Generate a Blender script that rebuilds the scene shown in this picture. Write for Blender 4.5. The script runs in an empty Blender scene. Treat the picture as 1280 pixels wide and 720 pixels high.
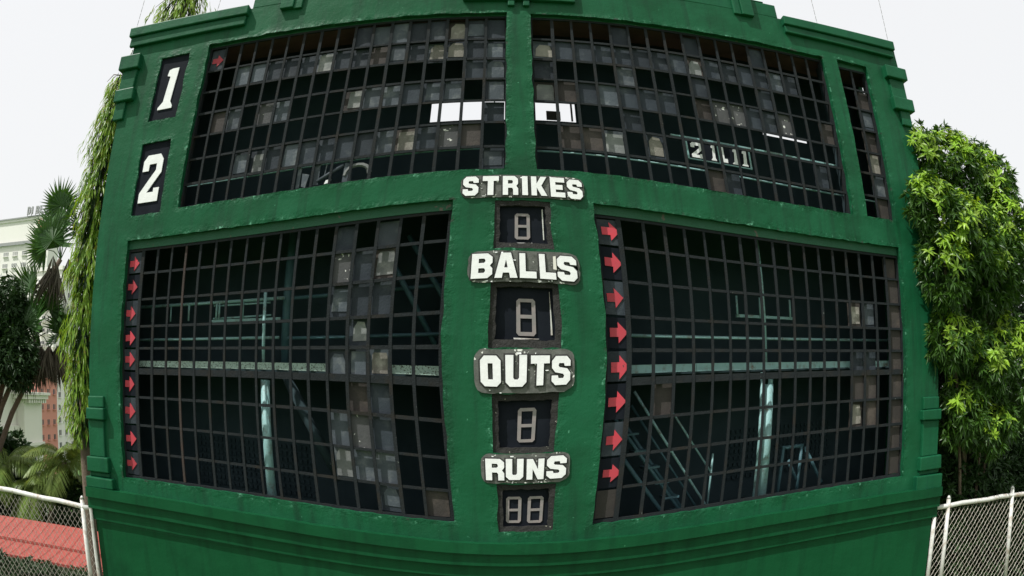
import bpy, bmesh, math, random
import numpy as np
from mathutils import Vector, Matrix, noise

random.seed(7)
rng = np.random.default_rng(7)
sc = bpy.context.scene
C = sc.collection

# ------------------------------------------------------------------ scale
# The scoreboard face is laid out in "cells" (one window bay wide): u to the right, v down,
# d = depth behind the face (negative = proud of it).
K = 0.3                 # metres in one cell
GV = 32.0               # v of the ground
def P(u, v, d=0.0):
    return ((u) * K, d * K, (GV - v) * K)

# ------------------------------------------------------------------ camera (fisheye lens)
sc.render.engine = 'CYCLES'
cam = bpy.data.cameras.new('camera')
cam_ob = bpy.data.objects.new('camera', cam)
C.objects.link(cam_ob)
sc.camera = cam_ob
cam.type = 'PANO'
cam.sensor_width, cam.sensor_height, cam.sensor_fit = 36.0, 20.25, 'HORIZONTAL'
cam.lens = 20.0
S_MM = 633.0 * 36.0 / 1280.0
a1, a2, a3, a4 = 0.396894854, 0.536483682, -0.131226848, -0.0697908349
cam.panorama_type = 'FISHEYE_LENS_POLYNOMIAL'
cam.fisheye_fov = math.radians(170)
cam.fisheye_polynomial_k0 = 0.0
cam.fisheye_polynomial_k1 = -a1 / S_MM
cam.fisheye_polynomial_k2 = -a2 / S_MM ** 2
cam.fisheye_polynomial_k3 = -a3 / S_MM ** 3
cam.fisheye_polynomial_k4 = -a4 / S_MM ** 4
cam.shift_x = -(637.142 - 640.0) / 1280.0
cam.shift_y = (439.455 - 360.0) / 720.0
cam.clip_start, cam.clip_end = 0.1, 3000.0
Rm = [[0.99938803, 0.00133668, -0.03495397],
      [0.00082198, 0.99809625, 0.06167008],
      [0.03496986, -0.06166107, 0.99748434]]       # rows: right, down, forward in (u, v, d)
def b3(r): return Vector((r[0], r[2], -r[1]))
right, down, fwd = b3(Rm[0]), b3(Rm[1]), b3(Rm[2])
mw = Matrix((( right.x, -down.x, -fwd.x, 0), (right.y, -down.y, -fwd.y, 0), (right.z, -down.z, -fwd.z, 0), (0, 0, 0, 1)))
mw.translation = Vector(P(0, 0, -35.0))
cam_ob.matrix_world = mw

# ------------------------------------------------------------------ light
SUN = Vector((-0.47, -0.36, 0.9)).normalized()       # towards the sun: high, from the upper left
world = bpy.data.worlds.new('World')
sc.world = world
world.use_nodes = True
wt = world.node_tree
wt.nodes.clear()
wo = wt.nodes.new('ShaderNodeOutputWorld')
bg = wt.nodes.new('ShaderNodeBackground')
sky = wt.nodes.new('ShaderNodeTexSky')
sky.sky_type = 'NISHITA'
sky.sun_disc = False
sky.sun_elevation = math.asin(SUN.z)
sky.sun_rotation = math.atan2(SUN.x, SUN.y)
sky.air_density, sky.dust_density, sky.ozone_density = 1.5, 5.0, 1.0
hz = wt.nodes.new('ShaderNodeMix'); hz.data_type = 'RGBA'
hz.inputs[0].default_value = 0.82
hz.inputs[7].default_value = (10.6, 10.6, 10.6, 1)     # thin bright overcast veil
wt.links.new(sky.outputs[0], hz.inputs[6])
wt.links.new(hz.outputs[2], bg.inputs[0])
bg.inputs[1].default_value = 0.10
wt.links.new(bg.outputs[0], wo.inputs[0])
sun = bpy.data.lights.new('sun', 'SUN')
sun.energy, sun.angle, sun.color = 4.8, math.radians(0.6), (1.0, 0.98, 0.94)
sun_ob = bpy.data.objects.new('sun', sun)
C.objects.link(sun_ob)
sun_ob.rotation_euler = (-SUN).to_track_quat('-Z', 'Y').to_euler()
sun_ob.location = (0, 0, 40)
sc.view_settings.view_transform = 'Standard'
sc.view_settings.look = 'None'
sc.view_settings.exposure = 0.0
sc.view_settings.gamma = 1.0
sc.cycles.use_denoising = True
sc.cycles.max_bounces = 6
sc.cycles.diffuse_bounces = 3
sc.cycles.transparent_max_bounces = 8
sc.cycles.sample_clamp_indirect = 5.0

# ------------------------------------------------------------------ materials
def mat(name, col, col2=None, rough=0.6, scale=6.0, mix=0.5, bump=0.0, bscale=20.0, spec=0.4, metal=0.0,
        specks=None, speck_scale=14.0, speck_cut=0.68, stain=None, stain_scale=2.0, detail=6.0, rand=0.0, coords='Object',
        translucent=0.0, edge_bump=False, streak=None):
    m = bpy.data.materials.new(name)
    m.use_nodes = True
    t = m.node_tree
    N, L = t.nodes, t.links
    bs = N['Principled BSDF']
    bs.inputs['Roughness'].default_value = rough
    bs.inputs['Specular IOR Level'].default_value = spec
    bs.inputs['Metallic'].default_value = metal
    tc = N.new('ShaderNodeTexCoord')
    src = tc.outputs[coords]
    if rand:
        oi = N.new('ShaderNodeObjectInfo')
        vm = N.new('ShaderNodeVectorMath'); vm.operation = 'MULTIPLY_ADD'
        vm.inputs[1].default_value = (37.0, 91.0, 53.0)
        L.new(oi.outputs['Random'], vm.inputs[0]); L.new(src, vm.inputs[2])
        src = vm.outputs[0]
    def nz(s, d=detail, r=0.55):
        n = N.new('ShaderNodeTexNoise')
        n.inputs['Scale'].default_value = s
        n.inputs['Detail'].default_value = d
        n.inputs['Roughness'].default_value = r
        L.new(src, n.inputs['Vector'])
        return n.outputs['Fac']
    def mixc(f, A, B):
        x = N.new('ShaderNodeMix'); x.data_type = 'RGBA'
        if hasattr(f, 'links') or not isinstance(f, (int, float)): L.new(f, x.inputs[0])
        else: x.inputs[0].default_value = f
        for k, vv in ((6, A), (7, B)):
            if isinstance(vv, tuple): x.inputs[k].default_value = (*vv, 1)
            else: L.new(vv, x.inputs[k])
        return x.outputs[2]
    def ramp(f, lo, hi):
        r = N.new('ShaderNodeMapRange')
        r.inputs[1].default_value, r.inputs[2].default_value = lo, hi
        L.new(f, r.inputs[0])
        return r.outputs[0]
    c = col
    if col2 is not None:
        c = mixc(ramp(nz(scale), 0.5 - 0.5 * mix * 0.6, 0.5 + 0.5 * mix * 0.6), col, col2)
    if stain is not None:
        c = mixc(ramp(nz(stain_scale, 4.0, 0.65), 0.52, 0.75), c, stain)
    if streak is not None:
        mp = N.new('ShaderNodeMapping'); mp.inputs['Scale'].default_value = (5.0, 5.0, 0.45)
        L.new(src, mp.inputs[0]); keep = src; src = mp.outputs[0]
        f_ = ramp(nz(1.0, 5.0, 0.6), 0.50, 0.78); src = keep
        c = mixc(f_, c, streak)
    if specks is not None:
        c = mixc(ramp(nz(speck_scale, 3.0, 0.6), speck_cut, speck_cut + 0.025), c, specks)
    if edge_bump:      # crusty pale chips along the broken plaster edges
        ea = N.new('ShaderNodeAttribute'); ea.attribute_name = 'lumpy'
        mu = N.new('ShaderNodeMath'); mu.operation = 'MULTIPLY'
        L.new(ramp(nz(8.0, 6.0, 0.7), 0.585, 0.66), mu.inputs[0]); L.new(ramp(ea.outputs['Fac'], 0.25, 0.6), mu.inputs[1])
        c = mixc(mu.outputs[0], c, (0.10, 0.30, 0.19))
        mu2 = N.new('ShaderNodeMath'); mu2.operation = 'MULTIPLY'
        L.new(ramp(nz(5.0, 6.0, 0.7), 0.60, 0.64), mu2.inputs[0]); L.new(ramp(ea.outputs['Fac'], 0.45, 0.7), mu2.inputs[1])
        c = mixc(mu2.outputs[0], c, (0.035, 0.045, 0.035))
    if rand:
        hv = N.new('ShaderNodeHueSaturation')
        r2 = N.new('ShaderNodeMapRange')
        r2.inputs[3].default_value, r2.inputs[4].default_value = 1 - rand, 1 + rand
        L.new(oi.outputs['Random'], r2.inputs[0]); L.new(r2.outputs[0], hv.inputs['Value'])
        if isinstance(c, tuple): hv.inputs['Color'].default_value = (*c, 1)
        else: L.new(c, hv.inputs['Color'])
        c = hv.outputs[0]
    if isinstance(c, tuple): bs.inputs['Base Color'].default_value = (*c, 1)
    else: L.new(c, bs.inputs['Base Color'])
    if bump:
        b = N.new('ShaderNodeBump')
        b.inputs['Strength'].default_value = bump
        b.inputs['Distance'].default_value = 0.02
        L.new(nz(bscale, 10.0, 0.68), b.inputs['Height'])
        last = b
        if edge_bump:
            at = N.new('ShaderNodeAttribute'); at.attribute_name = 'lumpy'
            b2 = N.new('ShaderNodeBump'); b2.inputs['Distance'].default_value = 0.05
            L.new(at.outputs['Fac'], b2.inputs['Strength'])
            L.new(nz(9.0, 5.0, 0.6), b2.inputs['Height'])
            L.new(b.outputs[0], b2.inputs['Normal'])
            last = b2
        L.new(last.outputs[0], bs.inputs['Normal'])
    if translucent:
        tr = N.new('ShaderNodeBsdfTranslucent')
        if isinstance(c, tuple): tr.inputs[0].default_value = (*c, 1)
        else:
            g = N.new('ShaderNodeMix'); g.data_type = 'RGBA'; g.blend_type = 'MULTIPLY'; g.inputs[0].default_value = 1
            g.inputs[7].default_value = (1.5, 1.3, 0.5, 1)
            L.new(c, g.inputs[6]); L.new(g.outputs[2], tr.inputs[0])
        ms = N.new('ShaderNodeMixShader'); ms.inputs[0].default_value = translucent
        L.new(bs.outputs[0], ms.inputs[1]); L.new(tr.outputs[0], ms.inputs[2])
        L.new(ms.outputs[0], N['Material Output'].inputs['Surface'])
    return m

M = {}
M['green'] = mat('green_wall_paint', (0.0042, 0.062, 0.023), (0.0100, 0.100, 0.044), rough=0.44, scale=1.3, mix=0.9, bump=0.42, bscale=7, streak=(0.007, 0.040, 0.020),
                 specks=(0.06, 0.22, 0.13), speck_scale=13.0, speck_cut=0.70, stain=(0.006, 0.052, 0.022), stain_scale=0.7, spec=0.16, edge_bump=True)
M['base'] = mat('darker_green_lower_wall', (0.0030, 0.054, 0.019), (0.0055, 0.072, 0.026), rough=0.42, scale=2.0, mix=0.9, bump=0.32, bscale=8, streak=(0.003, 0.038, 0.015),
                specks=(0.05, 0.20, 0.10), speck_scale=12.0, speck_cut=0.75, stain=(0.003, 0.042, 0.016), stain_scale=0.7, spec=0.15)  # wall green set darker for the ledge bands and the wall below
M['trim'] = mat('green_trim_paint', (0.0042, 0.064, 0.025), (0.0100, 0.098, 0.044), rough=0.42, scale=2.5, mix=0.9, bump=0.35, bscale=10, streak=(0.004, 0.052, 0.027),
                specks=(0.15, 0.33, 0.22), speck_scale=12.0, speck_cut=0.74, spec=0.18)
M['fascia'] = mat('recessed_green_lintel', (0.006, 0.085, 0.038), (0.014, 0.08, 0.042), rough=0.6, scale=5, mix=1.0, bump=0.5, bscale=20,
                  specks=(0.10, 0.09, 0.07), speck_scale=7.0, speck_cut=0.66)
M['bar'] = mat('weathered_window_bar', (0.011, 0.014, 0.016), (0.019, 0.023, 0.025), spec=0.15, rough=0.75, scale=9, mix=1.0, bump=0.5, bscale=45,
               stain=(0.024, 0.021, 0.017), stain_scale=3.0, specks=(0.10, 0.11, 0.10), speck_scale=16, speck_cut=0.72, coords='Generated' if False else 'Object')
M['rustbar'] = mat('rusty_window_bar', (0.045, 0.024, 0.018), (0.025, 0.025, 0.023), rough=0.8, scale=9, mix=1.0, bump=0.5, bscale=45)
def panel(name, c1, c2, **k):
    M[name] = mat(name, c1, c2, rough=0.62, scale=5.0, mix=1.1, bump=0.3, bscale=30, spec=0.2, rand=0.22, **k)
panel('dark_panel', (0.018, 0.024, 0.032), (0.036, 0.046, 0.056), stain=(0.060, 0.070, 0.078), stain_scale=4.0)
panel('grey_panel', (0.046, 0.058, 0.070), (0.085, 0.100, 0.114), stain=(0.15, 0.165, 0.17), stain_scale=5.0)
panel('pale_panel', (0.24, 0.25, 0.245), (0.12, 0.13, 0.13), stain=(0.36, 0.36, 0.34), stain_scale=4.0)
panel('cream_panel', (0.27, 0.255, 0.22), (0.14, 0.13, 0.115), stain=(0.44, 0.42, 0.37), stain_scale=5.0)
panel('brown_panel', (0.036, 0.032, 0.031), (0.058, 0.050, 0.045), stain=(0.085, 0.07, 0.06), stain_scale=3.0)
panel('spotted_panel', (0.055, 0.058, 0.062), (0.09, 0.09, 0.09), specks=(0.7, 0.7, 0.66), speck_scale=13, speck_cut=0.64)
M['plate_black'] = mat('black_number_plate', (0.006, 0.008, 0.012), (0.012, 0.015, 0.021), rough=0.7, scale=4, mix=1.0, bump=0.12, bscale=25, spec=0.08)
M['arrow'] = mat('red_arrow_paint', (0.50, 0.035, 0.055), (0.38, 0.05, 0.068), rough=0.6, scale=10, mix=0.8, rand=0.2, specks=(0.05, 0.03, 0.035), speck_scale=22, speck_cut=0.70)
M['white'] = mat('white_letter_paint', (0.84, 0.85, 0.85), (0.74, 0.75, 0.75), rough=0.55, scale=9, mix=0.7, bump=0.15, bscale=35)
M['ink'] = mat('dark_letter_edge', (0.018, 0.019, 0.018), (0.03, 0.03, 0.028), rough=0.7, scale=12)
M['cement'] = mat('bare_grey_sign_patch', (0.060, 0.064, 0.058), (0.15, 0.155, 0.14), rough=0.85, scale=10, mix=1.2, bump=0.35, bscale=28,
                  specks=(0.72, 0.73, 0.68), speck_scale=17, speck_cut=0.635, stain=(0.035, 0.04, 0.032), stain_scale=9.0)
M['led'] = mat('unlit_grey_led_tube', (0.20, 0.19, 0.185), (0.26, 0.22, 0.215), rough=0.5, scale=10)
M['dframe'] = mat('charred_display_frame', (0.010, 0.010, 0.010), (0.026, 0.025, 0.022), rough=0.8, scale=12, mix=1.2, bump=0.9, bscale=30,
                  specks=(0.38, 0.37, 0.30), speck_scale=15, speck_cut=0.70)
M['inner'] = mat('dark_inner_wall', (0.012, 0.028, 0.034), (0.020, 0.040, 0.046), rough=0.9, scale=2, bump=0.2, bscale=8)
M['soffit'] = mat('brown_soffit_boards', (0.17, 0.075, 0.075), (0.11, 0.05, 0.05), rough=0.9, scale=3, bump=0.2)
M['teal'] = mat('pale_teal_steel_paint', (0.19, 0.36, 0.36), (0.27, 0.45, 0.45), rough=0.5, scale=7, mix=1.0, bump=0.3, bscale=40,
                stain=(0.13, 0.10, 0.07), stain_scale=9.0)
M['mottled'] = mat('lichen_spotted_beam_paint', (0.40, 0.53, 0.46), (0.28, 0.40, 0.36), rough=0.7, scale=22, mix=1.0,
                   specks=(0.07, 0.08, 0.06), speck_scale=60, speck_cut=0.56)
M['dteal'] = mat('dull_teal_stair_paint', (0.04, 0.10, 0.12), (0.06, 0.13, 0.15), rough=0.6, scale=7)
M['galv'] = mat('white_painted_pipe', (0.66, 0.66, 0.63), (0.52, 0.52, 0.49), rough=0.5, scale=12, mix=0.8, stain=(0.30, 0.22, 0.15), stain_scale=6.0, bump=0.1)
M['wire'] = mat('galvanised_wire', (0.42, 0.40, 0.35), (0.30, 0.27, 0.22), rough=0.5, scale=20, metal=0.2)
M['cable'] = mat('thin_grey_cable', (0.22, 0.22, 0.22), rough=0.6)
M['bark'] = mat('brown_bark', (0.10, 0.072, 0.05), (0.17, 0.13, 0.10), rough=0.95, scale=9, mix=1.1, bump=0.9, bscale=22)
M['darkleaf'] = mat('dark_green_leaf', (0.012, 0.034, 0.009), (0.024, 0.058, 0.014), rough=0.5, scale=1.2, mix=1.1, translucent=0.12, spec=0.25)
M['mango'] = mat('sunlit_mango_leaf', (0.13, 0.29, 0.020), (0.34, 0.50, 0.045), rough=0.40, scale=1.4, mix=1.0, rand=0.38, translucent=0.40)  # leaf colour brightened for the sunlit outer clusters
M['mango_shade'] = mat('shaded_mango_leaf', (0.024, 0.070, 0.010), (0.055, 0.130, 0.016), rough=0.4, scale=1.6, mix=1.0, translucent=0.3)  # same leaf, darkened in colour for the shade inside the crown
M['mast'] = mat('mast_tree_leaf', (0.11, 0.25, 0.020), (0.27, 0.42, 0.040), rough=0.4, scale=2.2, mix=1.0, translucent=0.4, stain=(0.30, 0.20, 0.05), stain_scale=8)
M['fan'] = mat('fan_palm_leaf', (0.026, 0.078, 0.018), (0.055, 0.130, 0.028), rough=0.4, scale=2, mix=1.0, rand=0.2, translucent=0.25)
M['deadfan'] = mat('dead_hanging_frond', (0.045, 0.040, 0.026), (0.085, 0.072, 0.045), rough=0.8, scale=3, mix=1.0, rand=0.3)
M['coco'] = mat('coconut_frond_leaf', (0.10, 0.19, 0.035), (0.22, 0.28, 0.07), rough=0.4, scale=2.5, mix=1.0, rand=0.25, translucent=0.35)
M['roof'] = mat('red_roof_sheet', (0.36, 0.075, 0.058), (0.28, 0.06, 0.048), streak=(0.22, 0.06, 0.05), rough=0.5, scale=1.2, mix=1.0, bump=0.1)
M['cream'] = mat('white_building_paint', (0.74, 0.72, 0.64), (0.64, 0.63, 0.57), rough=0.8, scale=0.35, mix=1.0)
M['white_b'] = mat('white_tower_paint', (0.80, 0.79, 0.74), (0.74, 0.73, 0.69), rough=0.8, scale=0.1, mix=1.0)
M['pink'] = mat('pink_tower_paint', (0.62, 0.27, 0.21), (0.55, 0.24, 0.19), rough=0.8, scale=0.1, mix=1.0)
M['glass'] = mat('dark_window_glass', (0.06, 0.07, 0.08), (0.12, 0.12, 0.12), rough=0.2, scale=0.5)
M['hazed_glass'] = mat('hazed_far_window', (0.30, 0.31, 0.31), (0.45, 0.45, 0.43), rough=0.3, scale=0.2)  # distance haze on the hotel put into the glass colour
M['letter_grey'] = mat('grey_roof_letter', (0.30, 0.31, 0.31), rough=0.6)
M['grass'] = mat('outfield_grass', (0.045, 0.110, 0.022), (0.075, 0.150, 0.032), rough=0.9, scale=0.6, mix=1.2, bump=0.5, bscale=8)
M['dirt'] = mat('warning_track_dirt', (0.26, 0.17, 0.11), (0.20, 0.13, 0.09), rough=0.95, scale=1.0, bump=0.3, bscale=8)

# ------------------------------------------------------------------ mesh helpers (u, v, d space)
class MB:
    def __init__(s): s.v = []; s.f = []; s.mi = []
    def quad(s, a, b, c, d, mi=0):
        n = len(s.v); s.v += [a, b, c, d]; s.f.append((n, n + 1, n + 2, n + 3)); s.mi.append(mi)
    def tri(s, a, b, c, mi=0):
        n = len(s.v); s.v += [a, b, c]; s.f.append((n, n + 1, n + 2)); s.mi.append(mi)
    def hexa(s, c, mi=0):                       # eight corners: front 0-3 (clockwise from top left), back 4-7
        n = len(s.v); s.v += list(c)
        for f in ((0, 3, 2, 1), (4, 5, 6, 7), (0, 1, 5, 4), (3, 7, 6, 2), (0, 4, 7, 3), (1, 2, 6, 5)):
            s.f.append(tuple(n + k for k in f)); s.mi.append(mi)
    def box(s, u0, u1, v0, v1, d0, d1, mi=0, tl=0.0, jit=0.0):   # tl: extra v per unit u
        j = (lambda: random.uniform(-jit, jit)) if jit else (lambda: 0.0)
        t0, t1 = tl * u0, tl * u1
        q = [(u0 + j(), v0 + t0 + j()), (u1 + j(), v0 + t1 + j()), (u1 + j(), v1 + t1 + j()), (u0 + j(), v1 + t0 + j())]
        s.hexa([P(a, b, d0) for a, b in q] + [P(a, b, d1) for a, b in q], mi)
    def tube(s, pts, r, n=8, mi=0, cap=True):   # pts in metres (Vectors), r: radius or list
        pts = [Vector(p) for p in pts]
        rs = r if isinstance(r, (list, tuple)) else [r] * len(pts)
        base = len(s.v); prev = None
        for k, p in enumerate(pts):
            t = (pts[min(k + 1, len(pts) - 1)] - pts[max(k - 1, 0)]).normalized()
            x = t.orthogonal().normalized() if prev is None else (prev - t * prev.dot(t)).normalized()
            prev = x; y = t.cross(x)
            for i in range(n):
                a = 2 * math.pi * i / n
                s.v.append(tuple(p + (x * math.cos(a) + y * math.sin(a)) * rs[k]))
        for k in range(len(pts) - 1):
            for i in range(n):
                a = base + k * n + i; b = base + k * n + (i + 1) % n
                s.f.append((a, b, b + n, a + n)); s.mi.append(mi)
        if cap:
            s.f.append(tuple(base + i for i in range(n))[::-1]); s.mi.append(mi)
            s.f.append(tuple(base + (len(pts) - 1) * n + i for i in range(n))); s.mi.append(mi)
    def mesh(s, name, mats, smooth=False):
        me = bpy.data.meshes.new(name)
        me.from_pydata([tuple(p) for p in s.v], [], s.f)
        for m in (mats if isinstance(mats, (list, tuple)) else [mats]): me.materials.append(m)
        if len(me.materials) > 1: me.polygons.foreach_set('material_index', s.mi)
        if smooth: me.polygons.foreach_set('use_smooth', [True] * len(me.polygons))
        me.update()
        return me
    def build(s, name, mats, parent=None, bevel=0.0, smooth=False, **k):
        o = obj(name, s.mesh(name, mats, smooth), parent, **k)
        if bevel:
            b = o.modifiers.new('edge_wear', 'BEVEL'); b.width = bevel; b.segments = 2; b.limit_method = 'ANGLE'
        return o

def obj(name, me, parent=None, label=None, cat=None, group=None, kind=None, loc=None):
    o = bpy.data.objects.new(name, me)
    C.objects.link(o)
    if parent is not None: o.parent = parent
    if loc is not None: o.location = loc
    if label: o['label'] = label
    if cat: o['category'] = cat
    if group: o['group'] = group
    if kind: o['kind'] = kind
    return o
def thing(name, label, cat, loc=(0, 0, 0), group=None):
    o = obj(name, None, None, label, cat, group, None, None)
    o.location = loc
    return o
def poly_mesh(name, loops, depth, m, off=0.0, place=None):
    """filled outline(s) with holes, extruded; loops are lists of (x, y) in metres in the XZ wall plane"""
    cu = bpy.data.curves.new(name, 'CURVE')
    cu.dimensions = '2D'; cu.fill_mode = 'BOTH'; cu.extrude = depth / 2; cu.offset = off
    for lp in loops:
        sp = cu.splines.new('POLY'); sp.points.add(len(lp) - 1)
        for k, (x, y) in enumerate(lp): sp.points[k].co = (x, y, 0, 1)
        sp.use_cyclic_u = True
    o = bpy.data.objects.new(name, cu)
    C.objects.link(o)
    dg = bpy.context.evaluated_depsgraph_get()
    me = bpy.data.meshes.new_from_object(o.evaluated_get(dg))
    C.objects.unlink(o); bpy.data.objects.remove(o); bpy.data.curves.remove(cu)
    n = len(me.vertices)
    co = np.empty(n * 3); me.vertices.foreach_get('co', co); co = co.reshape(-1, 3)
    x, y, z = co[:, 0].copy(), co[:, 1].copy(), co[:, 2].copy()
    co[:, 0], co[:, 1], co[:, 2] = x, -z, y
    me.vertices.foreach_set('co', co.ravel())
    me.materials.clear(); me.materials.append(m)
    me.name = name
    return me

# ================================================================== THE GROUND
g = MB()
gw, gs = 900.0, 60
xs = [-gw + 2 * gw * i / gs for i in range(gs + 1)]
for i in range(gs):
    for j in range(gs):
        g.quad((xs[i], xs[j], 0), (xs[i + 1], xs[j], 0), (xs[i + 1], xs[j + 1], 0), (xs[i], xs[j + 1], 0))
g.build('ground', M['grass'], kind='structure')
g = MB(); g.quad((-60, -5.0, 0.004), (60, -5.0, 0.004), (60, -0.9, 0.004), (-60, -0.9, 0.004))
g.build('warning_track', M['dirt'], kind='structure')

# ================================================================== THE SCOREBOARD
board = thing('scoreboard', 'large green painted concrete baseball scoreboard with barred number windows and white lettering', 'scoreboard', (0, 0, 0))
WIN = {  # hole in the wall (u0, u1, v0, v1), first bay edge, bay width, bays, row edges
    'UL': ((-15.95, 1.08, -19.80, -9.60), -15.84, 0.9935, 17, [-19.55, -18.01, -16.60, -15.20, -13.78, -12.40, -10.97, -9.72]),
    'UR': ((2.32, 19.85, -19.75, -9.62), 2.42, 1.0188, 17, [-19.50, -18.03, -16.60, -15.22, -13.78, -12.40, -10.95, -9.72]),
    'SM': ((20.95, 23.25, -19.80, -9.65), 21.08, 1.03, 2, [-19.35, -18.05, -16.70, -15.30, -13.85, -12.45, -11.05, -9.75]),
    'LL': ((-19.32, -0.98, -8.12, 4.55), -18.10, 1.0, 17, [-7.53, -6.32, -4.91, -3.50, -2.34, -1.15, 0.21, 1.68, 3.11, 4.42]),
    'LR': ((4.56, 23.22, -8.08, 4.82), 5.708, 1.0272, 17, [-7.50, -6.26, -4.84, -3.48, -2.25, -1.08, 0.36, 1.82, 3.23, 4.66]),
}
BOX = {'1': (-19.30, -17.27, -19.50, -15.20), '2': (-19.35, -17.22, -13.80, -9.51)}
DISP = {'STRIKES': (0.66, 2.80, -7.98, -5.80), 'BALLS': (0.60, 2.86, -4.50, -2.28), 'OUTS': (0.66, 2.80, -0.88, 1.36), 'RUNS': (0.76, 2.92, 2.70, 4.95)}
holes = [w[0] for w in WIN.values()] + list(BOX.values()) + list(DISP.values())

def wall_sheet():
    U0, U1, V0, V1 = -21.75, 26.05, -22.0, 32.0
    def lines(a, b, keys, step):
        ks = sorted({round(k, 4) for k in keys if a < k < b} | {a, b}); out = []
        for p, q in zip(ks, ks[1:]):
            n = max(1, round((q - p) / step)); out += [p + (q - p) * i / n for i in range(n)]
        return np.array(out + [b])
    us = lines(U0, U1, [h[k] for h in holes for k in (0, 1)], 0.22)
    vs = np.concatenate([lines(V0, 8.0, [h[k] for h in holes for k in (2, 3)], 0.22), np.array([10, 13, 18, 24, 32.0])])
    uu, vv = np.meshgrid(us, vs)
    uc, vc = (us[:-1] + us[1:]) / 2, (vs[:-1] + vs[1:]) / 2
    UC, VC = np.meshgrid(uc, vc)
    solid = np.ones(UC.shape, bool)
    dist = np.full(uu.shape, 99.0)
    for a, b, c, d in holes:
        solid &= ~((UC > a) & (UC < b) & (VC > c) & (VC < d))
        dx = np.maximum(np.maximum(a - uu, uu - b), 0); dy = np.maximum(np.maximum(c - vv, vv - d), 0)
        dist = np.minimum(dist, np.hypot(dx, dy))
    lump = np.clip(1 - dist / 0.55, 0, 1) ** 1.3
    J = []
    for (a, b) in zip(uu.ravel(), vv.ravel()):
        J.append((noise.noise((a * 1.3, b * 1.3, 3.0)), noise.noise((a * 0.35, b * 0.35, 9.0)), noise.noise((a * 2.1, b * 2.1, 21.0))))
    J = np.array(J).reshape(*uu.shape, 3)
    edge = lump > 0.98
    ju = np.where(edge, J[..., 0] * 0.07, 0); jv = np.where(edge, J[..., 2] * 0.055, 0)
    dd = J[..., 1] * 0.03 + J[..., 0] * (0.008 + 0.05 * lump) - 0.05 * lump * np.abs(J[..., 2])
    rows, cols = uu.shape
    idx = np.arange(rows * cols).reshape(rows, cols)
    T = 0.62
    front = [P(a, b, c) for a, b, c in zip((uu + ju).ravel(), (vv + jv).ravel(), dd.ravel())]
    back = [P(a, b, T) for a, b in zip((uu + ju).ravel(), (vv + jv).ravel())]
    n = rows * cols
    F = []
    for j in range(rows - 1):
        for i in range(cols - 1):
            if solid[j, i]:
                a, b, c, d = idx[j, i], idx[j, i + 1], idx[j + 1, i + 1], idx[j + 1, i]
                F.append((a, d, c, b)); F.append((a + n, b + n, c + n, d + n))
                if i == 0 or not solid[j, i - 1]: F.append((a, a + n, d + n, d))
                if i == cols - 2 or not solid[j, i + 1]: F.append((b, c, c + n, b + n))
                if j == 0 or not solid[j - 1, i]: F.append((a, b, b + n, a + n))
                if j == rows - 2 or not solid[j + 1, i]: F.append((d, d + n, c + n, c))
    me = bpy.data.meshes.new('front_wall')
    me.from_pydata(front + back, [], F)
    at = me.attributes.new('lumpy', 'FLOAT', 'POINT')
    at.data.foreach_set('value', np.concatenate([lump.ravel() * 0.7, lump.ravel() * 0]).astype(np.float32))
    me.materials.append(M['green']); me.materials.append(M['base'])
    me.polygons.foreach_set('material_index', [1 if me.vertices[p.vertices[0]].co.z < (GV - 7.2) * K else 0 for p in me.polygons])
    me.polygons.foreach_set('use_smooth', [True] * len(me.polygons))
    me.validate(); me.update()
    o = obj('front_wall', me, board)
    es = o.modifiers.new('sharp', 'EDGE_SPLIT'); es.split_angle = math.radians(50)
wall_sheet()

# parapet: the raised middle and its hanging blocks
b = MB()
b.box(-13.60, 17.18, -23.02, -22.004, 0.0, 0.60)
b.box(-13.60, 16.4, -23.12, -23.022, -0.02, 0.62)
b.build('parapet', M['trim'], board, bevel=0.02)
for name, bx in (('parapet_block', [(-11.68, -10.86, -24.4, -21.41, -0.35, 0.0), (-10.858, -10.34, -24.4, -21.33, -0.22, 0.0)]),
                 ('parapet_block', [(14.12, 14.62, -24.4, -21.58, -0.22, 0.0), (14.622, 15.42, -24.4, -21.58, -0.35, 0.0)]),
                 ('parapet_block', [(-1.22, 4.72, -22.6, -20.66, -0.32, 0.0)]),
                 ('parapet_drop', [(1.14, 1.50, -20.655, -20.24, -0.26, 0.0)]),
                 ('parapet_drop', [(1.94, 2.28, -20.655, -20.24, -0.26, 0.0)])):
    b = MB()
    for q in bx: b.box(*q, jit=0.01)
    b.build(name, M['trim'], board, bevel=0.015)
# the middle gable stands on the parapet above the hanging blocks
b = MB(); b.box(-11.9, 15.6, -25.2, -23.122, 0.05, 0.5); b.build('parapet_gable', M['trim'], board, bevel=0.02)

for bx in ([(-22.10, -13.72, -22.08, -21.40, -0.48, 0.66)], [(-21.98, -13.80, -21.396, -20.72, -0.30, 0.0)],
           [(17.38, 25.86, -22.08, -21.42, -0.48, 0.66)], [(17.42, 25.74, -21.416, -20.90, -0.30, 0.0)]):
    b = MB()
    for q in bx: b.box(*q, jit=0.012)
    b.build('cornice_band', M['trim'], board, bevel=0.02)

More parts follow.
